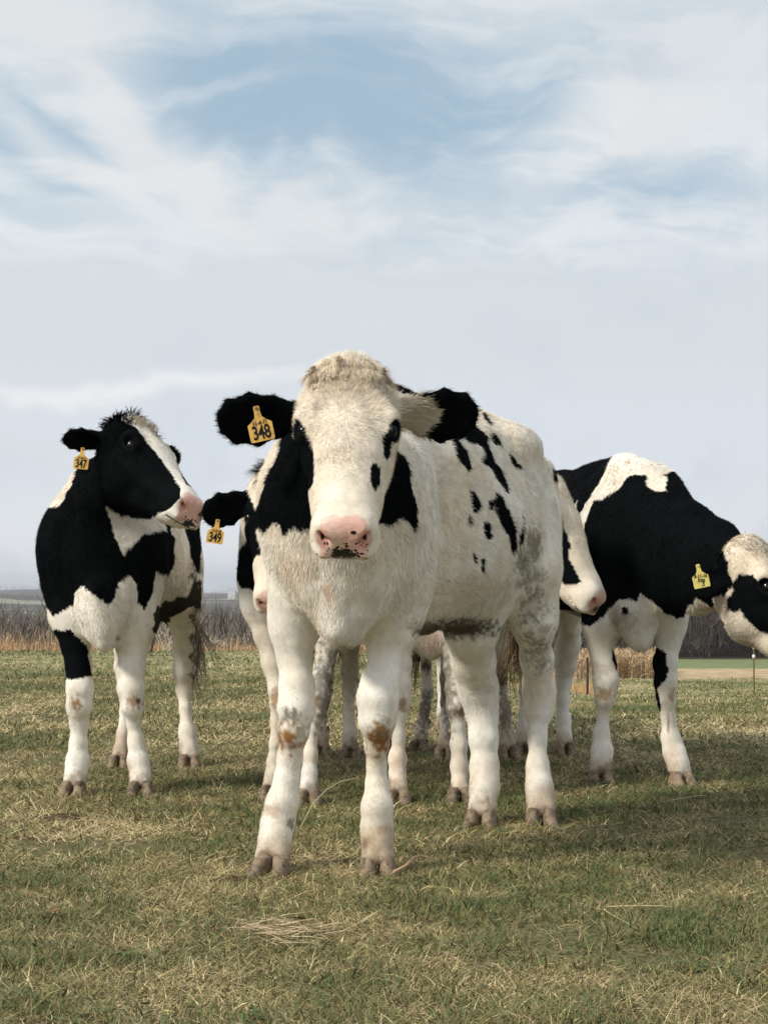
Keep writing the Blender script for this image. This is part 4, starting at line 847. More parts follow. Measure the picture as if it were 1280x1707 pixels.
    hd.blob(bd, 633, 1230, 23, 30, BROWN * np.array((1.1, .95, .7)), 1.0, .7); hd.blob(bd, 636, 1215, 22, 20, (.33, .24, .14), .5, .9)
    hd.blob(bd, 455, 1352, 22, 14, (.42, .29, .16), .55); hd.blob(bd, 488, 1378, 8, 12, MUD, .8, 1); hd.blob(bd, 640, 1383, 20, 9, (.42, .29, .17), .6)
    hd.blob(bd, 548, 985, 10, 22, (.60, .40, .28), .6); hd.blob(bd, 500, 945, 40, 26, (.60, .46, .34), .45); hd.blob(bd, 580, 1085, 24, 10, (.30, .19, .12), .7)
    hd.blob(bd, 810, 1148, 22, 9, (.45, .36, .27), .3)
    def lf(P, G, q, L, lift, T_, r):
        O, R, s = B.head; hdm = G == 'head'
        # forehead whorl: hair fans out from between the eyes
        w_ = hdm & (q[:, 1] < .22) & (q[:, 2] > -.02)
        v = np.stack([q[:, 0] * 9, (q[:, 1] - .17) * 7, np.zeros(len(q))], 1) + r.normal(0, .12, (len(q), 3)); T_[w_] = norm(v[w_] @ R.T)
        L = np.where(w_ & (q[:, 1] < .13), L * 1.5, L)
        ed = np.isin(G, ('ear_dark', 'ear_part')); L = np.where(ed, L * .85, L); lift = np.where(ed, lift + .15, lift)
        inner = (G == 'ear_part') & (q[:, 0] > -.2); L = np.where(inner, L * 1.8, L)
        lo = (P[:, 2] < .70) & (G == 'body'); L = np.where(lo, L * .9, L)
        return L, lift, T_
    body = finish_cow(B, hd, root, HS * .0065, int(330000 * NH), .0125, .00145, 11, lf)
    for s in (-1, 1): eye(B, s, root)
    # topknot
    V, F, N = B.V, B.F, B.N; O, R, s = B.head
    def wf(c, n): q = (c - O) @ R / s; return ((np.abs(q[:, 0]) < .085) & (q[:, 1] < .075) & (q[:, 1] > -.045) & (q[:, 2] > .0)).astype(float)
    P, NN = sample(V, F, N, 15000, wf, np.random.default_rng(5)); q = (P - O) @ R / s
    T_ = norm(np.stack([q[:, 0] * 9 + .1, .75 + 0 * q[:, 0], 0 * q[:, 0]], 1) @ R.T); fade = np.clip((.080 - q[:, 1]) / .09, .22, 1)
    tuft(P, NN, T_, .056 * fade * (.6 + .5 * vnoise(P, 40, 3)), np.tile(CREAM * np.array((1.08, 1.03, .97)), (len(P), 1)), root, clumps=190, lift=.30, curl=.55, wd=.0016, jit=.13)
    # tail switch
    n = 420; r = np.random.default_rng(9); a = S(1.25, -.03, .76); P = a + r.normal(0, 1, (n, 3)) * np.array((.012, .012, .06)); NN = norm(r.normal(0, 1, (n, 3)) * np.array((1, 1, .1)))
    tuft(P, NN, np.tile((0, 0, -1.), (n, 1)), np.full(n, .30), np.tile(np.array((.10, .06, .035)), (n, 1)), root, 'tail_switch', .003, 14, 4, 9, .55, .03, .12)
    ear_tag(W(427, 680, 3.66), (.98, 0, .22), (-.30, .02, 1), .043 * 1.35, root, '348', [('11-4-16', -.0, -.63, .26, .80, .10)])
    return B
# ------------------------------------------------------------------ the rest of the herd
def torso(B, F0, H0, z=(.86, .86, .88, .90, .93), a=(.14, .18, .205, .185, .135), b=(.20, .30, .305, .27, .20), hl=1.0, tl=0.0):
    """F0, H0: plan points over the fore and hind feet"""
    F0 = np.array((F0[0], F0[1], 0.)); H0 = np.array((H0[0], H0[1], 0.)); A = H0 - F0; L = np.linalg.norm(A); A = A / L; Lt = np.array((A[1], -A[0], 0))
    S = lambda t, l, zz: F0 + A * t * L + Lt * l + np.array((0, 0, zz))
    ts = (-.05, .12, .42, .80, 1.02); fl = A * .75 + np.array((0, 0, -.65))
    B.chain([(S(t, 0, z_), a_, b_) for t, z_, a_, b_ in zip(ts, z, a, b)], ups=(0, 0, 1), flow=fl, hl=hl, k=.08)
    top = z[1] + b[1]; B.seg(S(.10, 0, top - .02), S(.30, 0, top - .02), .045, .045, k=.10, flow=A, hl=1.3)
    B.seg(S(.3, 0, top - .03), S(1.0, 0, z[4] + b[4] - .02), .035, .03, k=.09, flow=A, hl=1.1)
    for s in (-1, 1):
        B.ell(S(.85, s * (a[3] - .03), z[4] + b[4] * .72), (0, 0, 1), .045, Lt, .055, .045, k=.10, flow=(0, 0, -1))
        B.ell(S(1.12, s * .08, z[4] + b[4] * .35), (0, 0, 1), .06, A, .045, .05, k=.07, flow=(0, 0, -1))
        B.ell(S(.98, s * .10, z[4] - .10), (0, 0, 1), .23, A, .07, .14, k=.10, flow=(0, 0, -1))
        B.ell(S(.02, s * (a[1] - .055), z[1] + .02), (0, 0, 1), .19, A, .07, .12, k=.10, flow=(0, 0, -1), hl=hl)
    B.chain([(S(1.16, 0, z[4] + .16), .03, .03), (S(1.24, tl * .4, z[4] + .02), .024, .024), (S(1.25, tl * .9, z[4] - .25), .017, .017), (S(1.25, tl, z[4] - .38), .013, .013)], ups=(1, 0, 0), flow=(0, 0, -1), hl=1.0, k=.03)
    B.S = S; B.tail = S(1.25, tl, z[4] - .36); return S
def feet(B, root, items):
    """items: (px, py_coronet, Y, fwd, a, px_hoof, scale)"""
    for px, py, Y, f, a, hx, sc in items:
        digits(B, W(px, py, Y), f, a); p = W(hx, py, Y - .02); hoof(p[0], Y - .03, f, .049 * sc, .112 * sc, .060 * sc, root, .006)
def switch(B, root, col, seed=9, n=220, ln=.28):
    r = np.random.default_rng(seed); P = B.tail + r.normal(0, 1, (n, 3)) * np.array((.012, .012, .04)); NN = norm(r.normal(0, 1, (n, 3)) * np.array((1, 1, .1)))
    tuft(P, NN, np.tile((0, 0, -1.), (n, 1)), np.full(n, ln), np.tile(np.array(col), (n, 1)), root, 'tail_switch', .004, 10, seed, 8, .6, .03, .12)
def lock(B, root, n, ln, colf, seed=5, lift=.6, clumps=60, box=(.085, .06, -.06, -.01), curl=.6, wd=.003):
    O, R, s = B.head
    def wf(c, n_): q = (c - O) @ R / s; return ((np.abs(q[:, 0]) < box[0]) & (q[:, 1] < box[1]) & (q[:, 1] > box[2]) & (q[:, 2] > box[3])).astype(float)
    P, NN = sample(B.V, B.F, B.N, n, wf, np.random.default_rng(seed)); q = (P - O) @ R / s
    T_ = norm(np.stack([q[:, 0] * 9 + .1, .5 + 0 * q[:, 0], .2 + 0 * q[:, 0]], 1) @ R.T)
    tuft(P, NN, T_, np.full(len(P), ln), colf(q), root, clumps=clumps, lift=lift, curl=curl, wd=wd, seed=seed)

def cow_left():
    root = empty('heifer', (-1.0, 6.2, 0), 'black and white cow at the far left looking right, ear tag 347', 'cow', 'young cows in the pasture')
    B = Body(); x0 = W(172, 900, 5.8)[0]; x1 = W(262, 900, 6.62)[0]
    S = torso(B, (x0, 5.82), (x1, 6.66), z=(.86, .855, .875, .90, .93), a=(.15, .185, .20, .18, .13), b=(.21, .30, .295, .26, .19), tl=.115)
    B.ell(W(112, 930, 5.8), (0, 0, 1), .17, (0, 1, 0), .08, .10, k=.10, flow=(0, 0, -1)); B.ell(W(172, 1030, 5.66), (0, 0, 1), .10, (0, 1, 0), .08, .08, k=.16, flow=(0, 0, -1), hl=.9)
    B.seg(W(158, 985, 5.60), W(176, 1072, 5.63), .016, .05, .022, .05, up=(0, 1, 0), k=.07, flow=(0, 0, -1), hl=.9)
    B.chain([(W(205, 775, 5.74), .085, .125), (W(172, 830, 5.80), .12, .17), (W(160, 905, 5.86), .17, .22), (S(.1, 0, .90), .18, .26)], ups=(0, 1, .3), flow=(-.1, 0, -1), hl=1.2, k=.08)
    fa, fb, fc, fd = (-.12, -1), (.12, -1), (0, -1), (.1, -1)
    limb(B, [(112, 985, 30, 5.78), (115, 1030, 27, 5.76), (124, 1075, 24, 5.75), (131, 1110, 23, 5.74), (134, 1148, 23, 5.72), (132, 1178, 20, 5.71), (132, 1206, 15, 5.73), (131, 1240, 15.5, 5.73), (130, 1270, 20, 5.72), (127, 1292, 20, 5.70)])
    limb(B, [(228, 985, 34, 5.80), (228, 1035, 32, 5.78), (222, 1082, 26, 5.76), (219, 1116, 25, 5.74), (219, 1148, 24, 5.72), (221, 1178, 19, 5.71), (223, 1204, 12.5, 5.73), (227, 1240, 15, 5.73), (231, 1270, 19, 5.72), (234, 1292, 19, 5.70)])
    limb(B, [(215, 990, 30, 6.6), (206, 1050, 22, 6.58), (204, 1110, 15, 6.68), (206, 1150, 12, 6.72), (207, 1185, 9, 6.70), (205, 1225, 12, 6.67), (202, 1248, 14, 6.64)])
    limb(B, [(300, 950, 34, 6.6, 1.5), (304, 1000, 27, 6.55, 1.6), (306, 1045, 20, 6.6, 1.4), (307, 1085, 20, 6.68, 1.2), (308, 1116, 20, 6.72, 1.3), (307, 1150, 15, 6.72), (309, 1183, 12, 6.69), (312, 1222, 16, 6.66), (315, 1248, 18, 6.64)])
    feet(B, root, [(127, 1292, 5.70, fa, .038, 124, 1.0), (234, 1292, 5.70, fb, .038, 235, 1.0), (202, 1248, 6.64, fc, .034, 200, .95), (315, 1248, 6.64, fd, .038, 316, 1.0)])
    T, D = head(B, W(208, 732, 5.62), (.62, -.60, -.48), (.52, -.10, .70), 1.06)
    ear(B, T(.085, .02, -.03), (-1, -.25, .0), (-.15, -.75, -.62), .155, .05, 'ear_dark'); ear(B, T(-.085, .03, -.02), (.80, .5, .02), (.5, -.7, .3), .15, .052, 'ear_dark')
    hd = Hide(); hd.blackgroups = ('ear_dark',); hd.speck = (-.01, -.085, .028); bd = ('body', 'leg'); c2 = lambda p: cz(40, 660, 3.2, p); c3 = lambda p: cz(60, 960, 3.2, p)
    hd.patch(('body', 'leg'), c2([(310, 100), (285, 390), (240, 500), (190, 590), (100, 605), (0, 700), (60, 1040), (150, 1175), (215, 1150), (270, 1110), (280, 1040), (310, 1015), (345, 1040), (400, 1085), (455, 1115), (480, 1080), (500, 1000), (560, 955), (600, 1000), (605, 1100), (640, 1140), (690, 1060), (705, 940), (770, 960), (800, 900), (800, 760), (780, 700), (860, 700), (900, 600), (900, 100)]))
    hd.patch(('body',), c2([(850, 690), (960, 600), (960, 1000), (905, 900), (880, 800)]))
    hd.patch(('body', 'leg'), cz(0, 934, 2.909, [(752, 250), (790, 205), (850, 175), (905, 180), (935, 110), (975, 90), (975, 250), (930, 215), (880, 250), (830, 300), (790, 330), (745, 365)]), np.array((.034, .03, .024)), wob=8)
    hd.patch(('leg',), c3([(95, 285), (180, 285), (270, 370), (300, 540), (150, 555), (110, 480)]))
    hd.patch(('head',), [(0, 0), (900, 0), (900, 1000), (0, 1000)])
    hd.patch(('head',), c2([(510, 125), (560, 60), (760, 60), (800, 220), (832, 330), (838, 420), (865, 470), (960, 520), (1000, 720), (800, 720), (740, 680), (705, 635), (780, 600), (835, 545), (835, 490), (740, 350), (650, 240), (600, 170)]), WHITE, wob=1.5)
    hd.patch(('head', 'body'), c2([(430, 580), (520, 640), (640, 662), (710, 640), (780, 690), (760, 715), (640, 740), (590, 780), (530, 850), (490, 770), (470, 680)]), WHITE * .95, ymax=5.9)
    for i in range(20): hd.blob(('body', 'leg'), 326 + 5 * math.sin(i * 2.1), 940 + i * 11, 9, 8, MUD * .8, .85, .9)
    hd.blob(('leg',), 127, 1172, 13, 15, BROWN * .8, .9); hd.blob(('leg',), 223, 1172, 16, 15, BROWN, .85); hd.blob(('leg',), 230, 1168, 5, 6, MUD * .5, .9, .3); hd.blob(('body',), 196, 1064, 5, 5, MUD * .6, .6, .9)
    hd.blob(('body',), 285, 990, 40, 40, (.34, .29, .22), .5, .9)
    def lf(P, G, q, L, lift, T_, r):
        e = G == 'ear_dark'; return np.where(e, L * 1.1, L), lift, T_
    finish_cow(B, hd, root, HS * .0078, int(150000 * NH), .012, .0021, 22, lf)
    eye(B, 1, root); eye(B, -1, root); switch(B, root, (.3, .25, .2), 3)
    lock(B, root, 900, .045, lambda q: np.where((q[:, 1] > .01)[:, None] & (np.abs(q[:, 0]) < .05)[:, None], CREAM, BLACK * 1.2), 6, lift=.95, clumps=50, curl=.9)
    ear_tag(W(138, 748, 5.45), (.985, .0, -.10), (.05, .02, 1), .052, root, '347', [('11-9-16', .0, -.63, .24, .80, 0)])
    return B

def cow_behind_left():
    root = empty('heifer', (-.3, 6.2, 0), 'cow with ear tag 349 half hidden behind the left shoulder of the front cow', 'cow', 'young cows in the pasture')
    B = Body(); x0 = W(486, 900, 5.68)[0]; x1 = W(560, 900, 7.0)[0]
    S = torso(B, (x0, 5.72), (x1, 6.95), z=(.86, .865, .88, .92, .94), a=(.14, .165, .18, .16, .12), b=(.20, .28, .275, .23, .18))
    B.chain([(W(462, 820, 5.50), .09, .14), (W(472, 850, 5.62), .12, .19), (S(.05, 0, .93), .16, .25)], ups=(0, 0, 1), flow=(0, .2, -1), hl=1.1, k=.08)
    fa = (-.1, -1)
    limb(B, [(425, 970, 26, 5.70), (432, 1010, 25, 5.68), (443, 1060, 23, 5.66), (452, 1105, 18, 5.64), (462, 1150, 17, 5.62), (464, 1172, 16, 5.61), (462, 1200, 12, 5.62), (459, 1240, 11, 5.62), (457, 1272, 14, 5.62), (456, 1292, 14, 5.60)])
    limb(B, [(548, 970, 30, 5.65), (549, 1020, 24, 5.62), (543, 1071, 17, 5.6), (536, 1120, 15, 5.57), (531, 1162, 17, 5.53), (527, 1186, 15, 5.5), (521, 1215, 10, 5.5), (517, 1260, 12.5, 5.49), (516, 1290, 14, 5.47), (515, 1310, 15, 5.46)])
    limb(B, [(560, 980, 26, 6.95), (554, 1040, 21, 6.95), (548, 1100, 14, 7.0), (544, 1150, 12, 7.1), (538, 1200, 8, 7.1), (537, 1222, 10, 7.08)])
    limb(B, [(588, 960, 26, 6.95), (588, 1020, 21, 6.9), (585, 1071, 18, 6.95), (583, 1113, 16, 7.05), (582, 1150, 13, 7.08), (581, 1190, 11, 7.05), (584, 1222, 13, 7.02)])
    feet(B, root, [(456, 1292, 5.60, fa, .034, 455, .95), (515, 1310, 5.46, (0, -1), .036, 514, 1.0), (537, 1222, 7.08, fa, .03, 536, .95), (584, 1222, 7.02, (0, -1), .034, 584, .95)])
    T, D = head(B, W(468, 803, 5.36), (-.02, -.45, -.89), (0, -.89, .45), .98)
    ear(B, T(.085, .05, -.02), (-.90, .05, -.36), (-.1, -.85, -.45), .205, .066, 'ear_dark'); ear(B, T(-.085, .05, -.02), (.93, .05, -.2), (.1, -.85, -.45), .165, .06, 'ear_dark')
    hd = Hide(WHITE * .93); hd.blackgroups = ('ear_dark',); hd.speck = (-.01, -.075, .034); c4 = lambda p: cz(320, 740, 6.5625, p)
    hd.patch(('body', 'leg'), c4([(600, 830), (800, 900), (1100, 1000), (1100, 1300), (900, 1640), (720, 1630), (620, 1590), (530, 1560), (440, 1450), (440, 1230), (510, 1180), (590, 1060), (580, 900)]), ymax=5.95)
    hd.patch(('body',), c4([(430, 400), (560, 330), (640, 200), (760, 130), (840, 220), (700, 290), (620, 400), (590, 520), (560, 800), (500, 820)]))
    hd.patch(('head',), c4([(400, 100), (840, 100), (800, 240), (680, 270), (600, 400), (590, 510), (680, 670), (760, 900), (760, 1190), (680, 1240), (640, 1400), (660, 1560), (400, 1600)]), wob=1.5)
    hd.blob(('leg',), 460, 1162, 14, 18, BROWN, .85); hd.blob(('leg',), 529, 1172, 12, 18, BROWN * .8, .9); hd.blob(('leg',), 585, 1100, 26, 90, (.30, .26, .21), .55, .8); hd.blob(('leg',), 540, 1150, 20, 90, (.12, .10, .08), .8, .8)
    hd.blob(('body', 'leg'), 430, 1060, 26, 60, (.5, .42, .32), .5)
    finish_cow(B, hd, root, HS * .0085, int(80000 * NH), .012, .0024, 33)
    for s in (-1, 1): eye(B, s, root)
    switch(B, root, (.05, .04, .035), 4); lock(B, root, 700, .06, lambda q: np.where((q[:, 1] > .03)[:, None], CREAM, BLACK * 1.2), 8, lift=.9, clumps=40, curl=.9)
    ear_tag(W(363, 868, 5.22), (.98, 0, -.15), (.06, 0, 1), .056, root, '349', [('11-7-16', .0, -.63, .24, .80, 0)])
    return B

def cow_right():
    root = empty('heifer', (.95, 6.6, 0), 'black shouldered cow at the right lowering its head, pale yellow ear tag', 'cow', 'young cows in the pasture')
    B = Body(); x0 = W(1068, 900, 6.15)[0]; x1 = W(905, 900, 7.2)[0]
    S = torso(B, (x0, 6.2), (x1, 7.15), z=(.93, .93, .94, .98, 1.0), a=(.15, .19, .21, .19, .14), b=(.22, .31, .31, .27, .21))
    B.ell(W(1050, 815, 6.22), (0, 0, 1), .09, (0, 1, 0), .09, .14, k=.12, flow=(0, 0, -1), hl=1.2)
    B.ell(W(1060, 1028, 6.02), (0, 0, 1), .10, (0, 1, 0), .08, .09, k=.15, flow=(0, 0, -1), hl=1.2); B.ell(W(1068, 1072, 6.0), (0, 0, 1), .035, (0, 1, 0), .035, .05, k=.06, flow=(0, 0, -1), hl=1.3)
    B.chain([(S(.0, 0, 1.0), .16, .25), (W(1130, 930, 5.95), .115, .20), (W(1178, 945, 5.78), .10, .165), (W(1222, 955, 5.64), .085, .125)], ups=(.3, 0, 1), flow=(.5, 0, -1), hl=1.0, k=.08)
    limb(B, [(1005, 950, 36, 6.18), (1003, 1000, 30, 6.14), (1000, 1042, 25, 6.12), (1001, 1075, 21, 6.12), (1006, 1105, 21, 6.10), (1009, 1136, 23, 6.07), (1008, 1165, 19, 6.06), (1005, 1192, 12.5, 6.08), (1002, 1224, 15.5, 6.08), (1003, 1252, 18, 6.07), (1001, 1272, 19, 6.05)])
    limb(B, [(1118, 950, 34, 6.12), (1120, 1000, 28, 6.10), (1119, 1042, 21, 6.09), (1115, 1074, 20, 6.08), (1109, 1105, 22, 6.06), (1109, 1136, 20, 6.04), (1110, 1165, 17.5, 6.03), (1114, 1199, 14, 6.04), (1118, 1230, 17, 6.04), (1124, 1255, 19, 6.03), (1130, 1274, 20, 6.01)])
    limb(B, [(938, 940, 42, 7.15, 1.4), (950, 1000, 30, 7.05, 1.5), (950, 1042, 20, 7.08, 1.3), (947, 1074, 22, 7.15), (943, 1105, 20, 7.22, 1.2), (940, 1136, 15, 7.24), (938, 1167, 13, 7.22), (939, 1200, 14.5, 7.2), (940, 1228, 16, 7.17)])
    limb(B, [(880, 940, 42, 7.15, 1.4), (876, 1000, 28, 7.05, 1.5), (876, 1060, 19, 7.12, 1.2), (876, 1110, 17, 7.2, 1.2), (875, 1150, 11, 7.22), (873, 1190, 11, 7.2), (872, 1228, 14, 7.17)])
    feet(B, root, [(1001, 1272, 6.05, (-.1, -1), .038, 1001, 1.0), (1130, 1274, 6.01, (.35, -1), .040, 1133, 1.0), (940, 1228, 7.17, (.1, -1), .038, 941, 1.0), (872, 1228, 7.17, (0, -1), .036, 872, 1.0)])
    T, D = head(B, W(1238, 930, 5.52), (.55, -.45, -.70), (.60, -.35, .70), 1.12)
    ear(B, T(.09, .02, -.03), (-.80, -.05, -.62), (-.2, -.9, .3), .16, .055, 'ear_dark'); ear(B, T(-.09, .03, -.02), (.8, .45, .1), (.4, -.7, .3), .15, .052, 'ear_dark')
    hd = Hide(); hd.blackgroups = ('ear_dark',); hd.speck = (0, -.08, .03); c8 = lambda p: cz(880, 740, 3.2, p); c9 = lambda p: cz(880, 980, 3.2, p); bd = ('body', 'leg')
    hd.patch(bd, c8([(60, 190), (100, 160), (230, 110), (300, 60), (450, 60), (440, 90), (400, 170), (350, 260), (290, 350), (265, 380), (250, 350), (275, 295), (235, 335), (200, 330), (60, 330)]))
    hd.patch(bd, c8([(530, 180), (570, 160), (630, 165), (640, 220), (700, 255), (740, 250), (735, 170), (710, 165), (760, 150), (850, 150), (1000, 250), (1120, 400), (1200, 540), (1200, 700), (1060, 720), (1000, 740), (965, 790), (1000, 860), (970, 872), (900, 820), (850, 870), (832, 925), (800, 932), (720, 900), (680, 850), (600, 800), (580, 848), (540, 820), (490, 830), (430, 880), (400, 930), (330, 975), (290, 960), (280, 900), (150, 880), (60, 870), (60, 700), (285, 500), (310, 400), (350, 305), (400, 292), (480, 245)]))
    hd.patch(('head',), c8([(1000, 480), (1040, 500), (1040, 570), (1070, 640), (1060, 700), (1010, 740), (960, 780), (1000, 860), (970, 870), (900, 820), (900, 480)]))
    hd.patch(bd, c8([(495, 880), (510, 866), (535, 872), (540, 895), (520, 912), (500, 905)]), wob=1); hd.patch(('head', 'body'), c8([(1000, 930), (1020, 920), (1050, 955), (1045, 970), (1020, 955)]), wob=1)
    hd.patch(('leg',), c9([(645, 350), (690, 310), (738, 350), (738, 390), (752, 440), (735, 490), (690, 535), (705, 620), (708, 730), (692, 700), (670, 560), (650, 500)])); hd.patch(('leg',), c9([(445, 330), (460, 350), (485, 440), (470, 440), (450, 380)]), wob=1)
    hd.patch(('head',), c8([(1120, 690), (1200, 700), (1230, 740), (1290, 730), (1400, 800), (1400, 1000), (1280, 1010), (1240, 1000), (1160, 930), (1130, 880), (1110, 900), (1070, 880), (1065, 830), (1095, 780), (1090, 740)]), wob=2)
    hd.blob(('leg',), 1007, 1158, 17, 15, BROWN, .8); hd.blob(('leg',), 1120, 1160, 10, 15, BROWN, .7); hd.blob(('body',), 1035, 1030, 30, 22, (.42, .34, .25), .6, .8); hd.blob(('leg',), 1000, 1120, 20, 14, (.4, .33, .25), .5, .9)
    hd.blob(('head', 'body'), 1200, 1010, 40, 22, (.55, .44, .32), .6); hd.blob(('body',), 955, 1020, 30, 20, (.25, .22, .18), .6, .6); hd.blob(('leg',), 1114, 1210, 3, 22, MUD, .6, .6)
    finish_cow(B, hd, root, HS * .0078, int(150000 * NH), .012, .0021, 44)
    for s in (-1, 1): eye(B, s, root)
    switch(B, root, (.6, .55, .45), 7); lock(B, root, 900, .028, lambda q: np.tile(CREAM, (len(q), 1)), 12, lift=.5, clumps=60)
    ear_tag(W(1163, 943, 5.36), (.97, 0, .20), (-.42, 0, 1), .056, root, None, [('8-11-16', .0, -.66, .34, .8, -.1), ('Rita', .0, -.92, .34, .9, 0), ('3', .05, -1.18, .36, 1.1, 0)], m=M_TAG2)
    return B

def cow_behind_right():
    root = empty('heifer', (.35, 6.3, 0), 'cow behind the front cow, its white face with black eye patch showing past the rump', 'cow', 'young cows in the pasture')
    B = Body(); x0 = W(714, 900, 5.7)[0]; x1 = W(790, 900, 6.95)[0]
    S = torso(B, (x0, 5.80), (x1, 6.85), z=(.86, .86, .88, .92, .94), a=(.14, .165, .18, .16, .12), b=(.20, .27, .27, .23, .18))
    B.ell(W(716, 1050, 5.62), (0, 0, 1), .11, (0, 1, 0), .07, .08, k=.09, flow=(0, 0, -1), hl=1.4)
    B.chain([(S(.02, 0, .97), .13, .2), (W(800, 840, 5.98), .10, .17), (W(850, 830, 5.92), .08, .12), (W(876, 836, 5.86), .07, .09)], ups=(0, 0, 1), flow=(.5, 0, -1), hl=1.0, k=.08)
    limb(B, [(676, 960, 28, 5.65), (674, 1010, 24, 5.62), (671, 1060, 19, 5.58), (670, 1105, 18, 5.57), (670, 1145, 16.5, 5.54), (671, 1170, 14.5, 5.53), (669, 1196, 9.5, 5.53), (664, 1230, 11.5, 5.53), (662, 1265, 15, 5.52), (662, 1292, 14, 5.5), (663, 1308, 14, 5.48)])
    limb(B, [(757, 960, 28, 5.65), (758, 1010, 24, 5.62), (757, 1060, 21, 5.58), (756, 1110, 19, 5.57), (757, 1148, 17.5, 5.54), (758, 1178, 16.5, 5.53), (764, 1208, 12, 5.53), (765, 1243, 15, 5.53), (765, 1279, 17, 5.52), (766, 1306, 17, 5.5)])
    limb(B, [(762, 960, 28, 6.85), (756, 1030, 22, 6.8), (750, 1080, 18, 6.85), (746, 1130, 14, 6.95), (742, 1170, 11, 7.0), (740, 1200, 9.5, 6.98), (740, 1232, 11, 6.95)])
    limb(B, [(815, 960, 28, 6.85), (822, 1030, 21, 6.8), (829, 1075, 17, 6.9), (836, 1110, 12, 7.0), (838, 1150, 10, 7.02), (842, 1190, 12, 7.0), (845, 1220, 15, 6.97)])
    feet(B, root, [(663, 1308, 5.48, (-.05, -1), .034, 663, .95), (766, 1306, 5.5, (.05, -1), .036, 766, 1.0), (740, 1232, 6.95, (0, -1), .032, 740, .95), (845, 1220, 6.97, (.15, -1), .038, 846, 1.05)])
    T, D = head(B, W(901, 818, 5.80), (.47, -.30, -.83), (.80, -.34, .50), 1.04)
    ear(B, T(.085, .02, -.03), (-.6, -.6, .2), (0, -.5, -.8), .15, .05, 'ear_dark'); ear(B, T(-.085, .03, -.02), (.1, .95, .1), (.8, 0, .3), .15, .05, 'ear_dark')
    hd = Hide(); hd.blackgroups = ('ear_dark',); hd.speck = (-.02, -.06, .04); q6 = lambda pts: cz(640, 640, 3.5556, pts)
    hd.patch(('head',), q6([(900, 830), (1000, 832), (1060, 850), (1095, 910), (1102, 980), (1088, 1020), (1110, 1060), (1165, 1165), (1140, 1188), (1080, 1190), (1030, 1170), (900, 1180)]), wob=1.5)
    hd.patch(('body',), [(780, 700), (900, 700), (900, 1000), (800, 1000)])
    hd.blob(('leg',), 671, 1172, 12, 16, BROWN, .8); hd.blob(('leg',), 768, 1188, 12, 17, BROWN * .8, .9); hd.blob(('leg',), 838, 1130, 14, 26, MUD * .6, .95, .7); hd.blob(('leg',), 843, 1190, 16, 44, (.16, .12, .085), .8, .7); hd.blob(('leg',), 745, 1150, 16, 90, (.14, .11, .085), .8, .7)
    hd.blob(('leg',), 664, 1270, 18, 34, (.62, .45, .32), .6); hd.blob(('body',), 716, 1062, 28, 34, (.72, .50, .40), .6, .5)
    finish_cow(B, hd, root, HS * .0085, int(80000 * NH), .012, .0024, 55)
    for s in (-1, 1): eye(B, s, root)
    switch(B, root, (.05, .035, .025), 8, ln=.3); lock(B, root, 200, .014, lambda q: np.tile(CREAM, (len(q), 1)), 13, lift=.4, clumps=40)
    return B

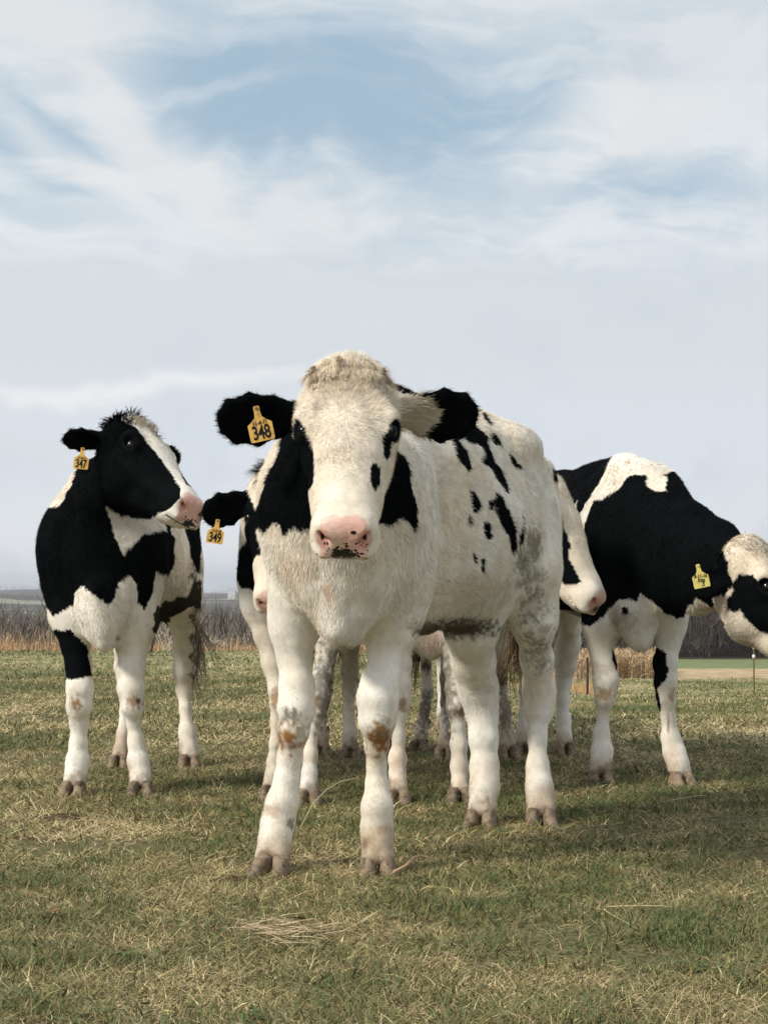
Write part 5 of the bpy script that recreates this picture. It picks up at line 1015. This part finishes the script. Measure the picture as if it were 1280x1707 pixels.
def cow_far_back():
    root = empty('heifer', (.2, 8, 0), 'hindmost cow, only its dirty lower leg visible behind the legs in the middle', 'cow', 'young cows in the pasture')
    B = Body(); x0 = W(694, 900, 7.35)[0]; x1 = W(700, 900, 8.3)[0]
    S = torso(B, (x0, 7.45), (x1, 8.3), z=(.84, .84, .85, .87, .89), a=(.13, .15, .17, .15, .11), b=(.17, .23, .23, .21, .17))
    B.chain([(S(-.2, 0, .93), .08, .12), (S(.05, 0, .9), .13, .2)], ups=(0, 0, 1), flow=(0, 0, -1), k=.08)
    limb(B, [(716, 970, 20, 7.4), (714, 1040, 17, 7.38), (712, 1085, 13, 7.35), (711, 1118, 10, 7.34), (713, 1150, 11, 7.33), (708, 1180, 11, 7.33), (704, 1208, 13, 7.32)])
    limb(B, [(672, 970, 20, 7.4), (668, 1040, 17, 7.38), (664, 1085, 13, 7.35), (662, 1118, 11, 7.34), (660, 1150, 10, 7.33), (658, 1180, 11, 7.33), (656, 1208, 12, 7.32)])
    limb(B, [(722, 970, 24, 8.3), (728, 1050, 14, 8.35), (733, 1100, 10, 8.42), (735, 1150, 8, 8.4), (736, 1184, 10, 8.37)])
    limb(B, [(678, 970, 24, 8.3), (674, 1050, 14, 8.35), (668, 1100, 10, 8.42), (664, 1150, 8, 8.4), (662, 1184, 10, 8.37)])
    feet(B, root, [(704, 1208, 7.32, (-.5, -1), .034, 700, .95), (656, 1208, 7.32, (-.2, -1), .032, 655, .95), (736, 1184, 8.37, (0, -1), .032, 736, .95), (662, 1184, 8.37, (0, -1), .032, 662, .95)])
    T, D = head(B, S(-.36, 0, .98), (.05, -.75, -.65), (.05, -.65, .75), .9)
    ear(B, T(.08, .02, -.02), (-.9, .1, -.1), (0, -.8, -.5), .14, .05, 'ear_dark'); ear(B, T(-.08, .02, -.02), (.9, .1, -.1), (0, -.8, -.5), .14, .05, 'ear_dark')
    hd = Hide(WHITE * .8); hd.blackgroups = ('ear_dark',); hd.speck = (0, -.08, .03)
    hd.patch(('body', 'head'), [(660, 700), (740, 700), (740, 1000), (660, 1000)]); hd.blob(('leg',), 708, 1190, 20, 40, (.12, .09, .065), .85, .7); hd.blob(('leg',), 709, 1110, 12, 14, MUD * .5, .9, .7)
    finish_cow(B, hd, root, HS * .010, int(20000 * NH), .016, .003, 66)
    for s in (-1, 1): eye(B, s, root)
    switch(B, root, (.05, .035, .025), 10)
    return B
if only != '0':
    COWS=dict(a=cow_front,b=cow_left,c=cow_behind_left,d=cow_right,e=cow_behind_right,g=cow_far_back)
    for k in (only or "abcdeg"): COWS[k]()
sward(); margins(); woods(); details(); weeds(); leaves()
# ------------------------------------------------------------------ the air between here and the hills
def haze():
    lo = np.array((-2600, -40, -70.)); hi = np.array((2600, 7000, 70.))
    V = [(a, b, c) for a in (lo[0], hi[0]) for b in (lo[1], hi[1]) for c in (lo[2], hi[2])]
    me = bpy.data.meshes.new('haze'); me.from_pydata(V, [], [(0, 1, 3, 2), (4, 6, 7, 5), (0, 4, 5, 1), (2, 3, 7, 6), (0, 2, 6, 4), (1, 5, 7, 3)])
    m = bpy.data.materials.new('haze_air'); m.use_nodes = True; q = NT(m.node_tree); q.n.clear(); o_ = q.new('ShaderNodeOutputMaterial'); v = q.new('ShaderNodeVolumePrincipled')
    v.inputs['Color'].default_value = (.80, .86, .95, 1); v.inputs['Density'].default_value = 0.00019; v.inputs['Anisotropy'].default_value = .2
    q.l.new(v.outputs[0], o_.inputs['Volume']); me.materials.append(m); o = bpy.data.objects.new('haze', me); C.objects.link(o); tag(o, kind='stuff')
haze()
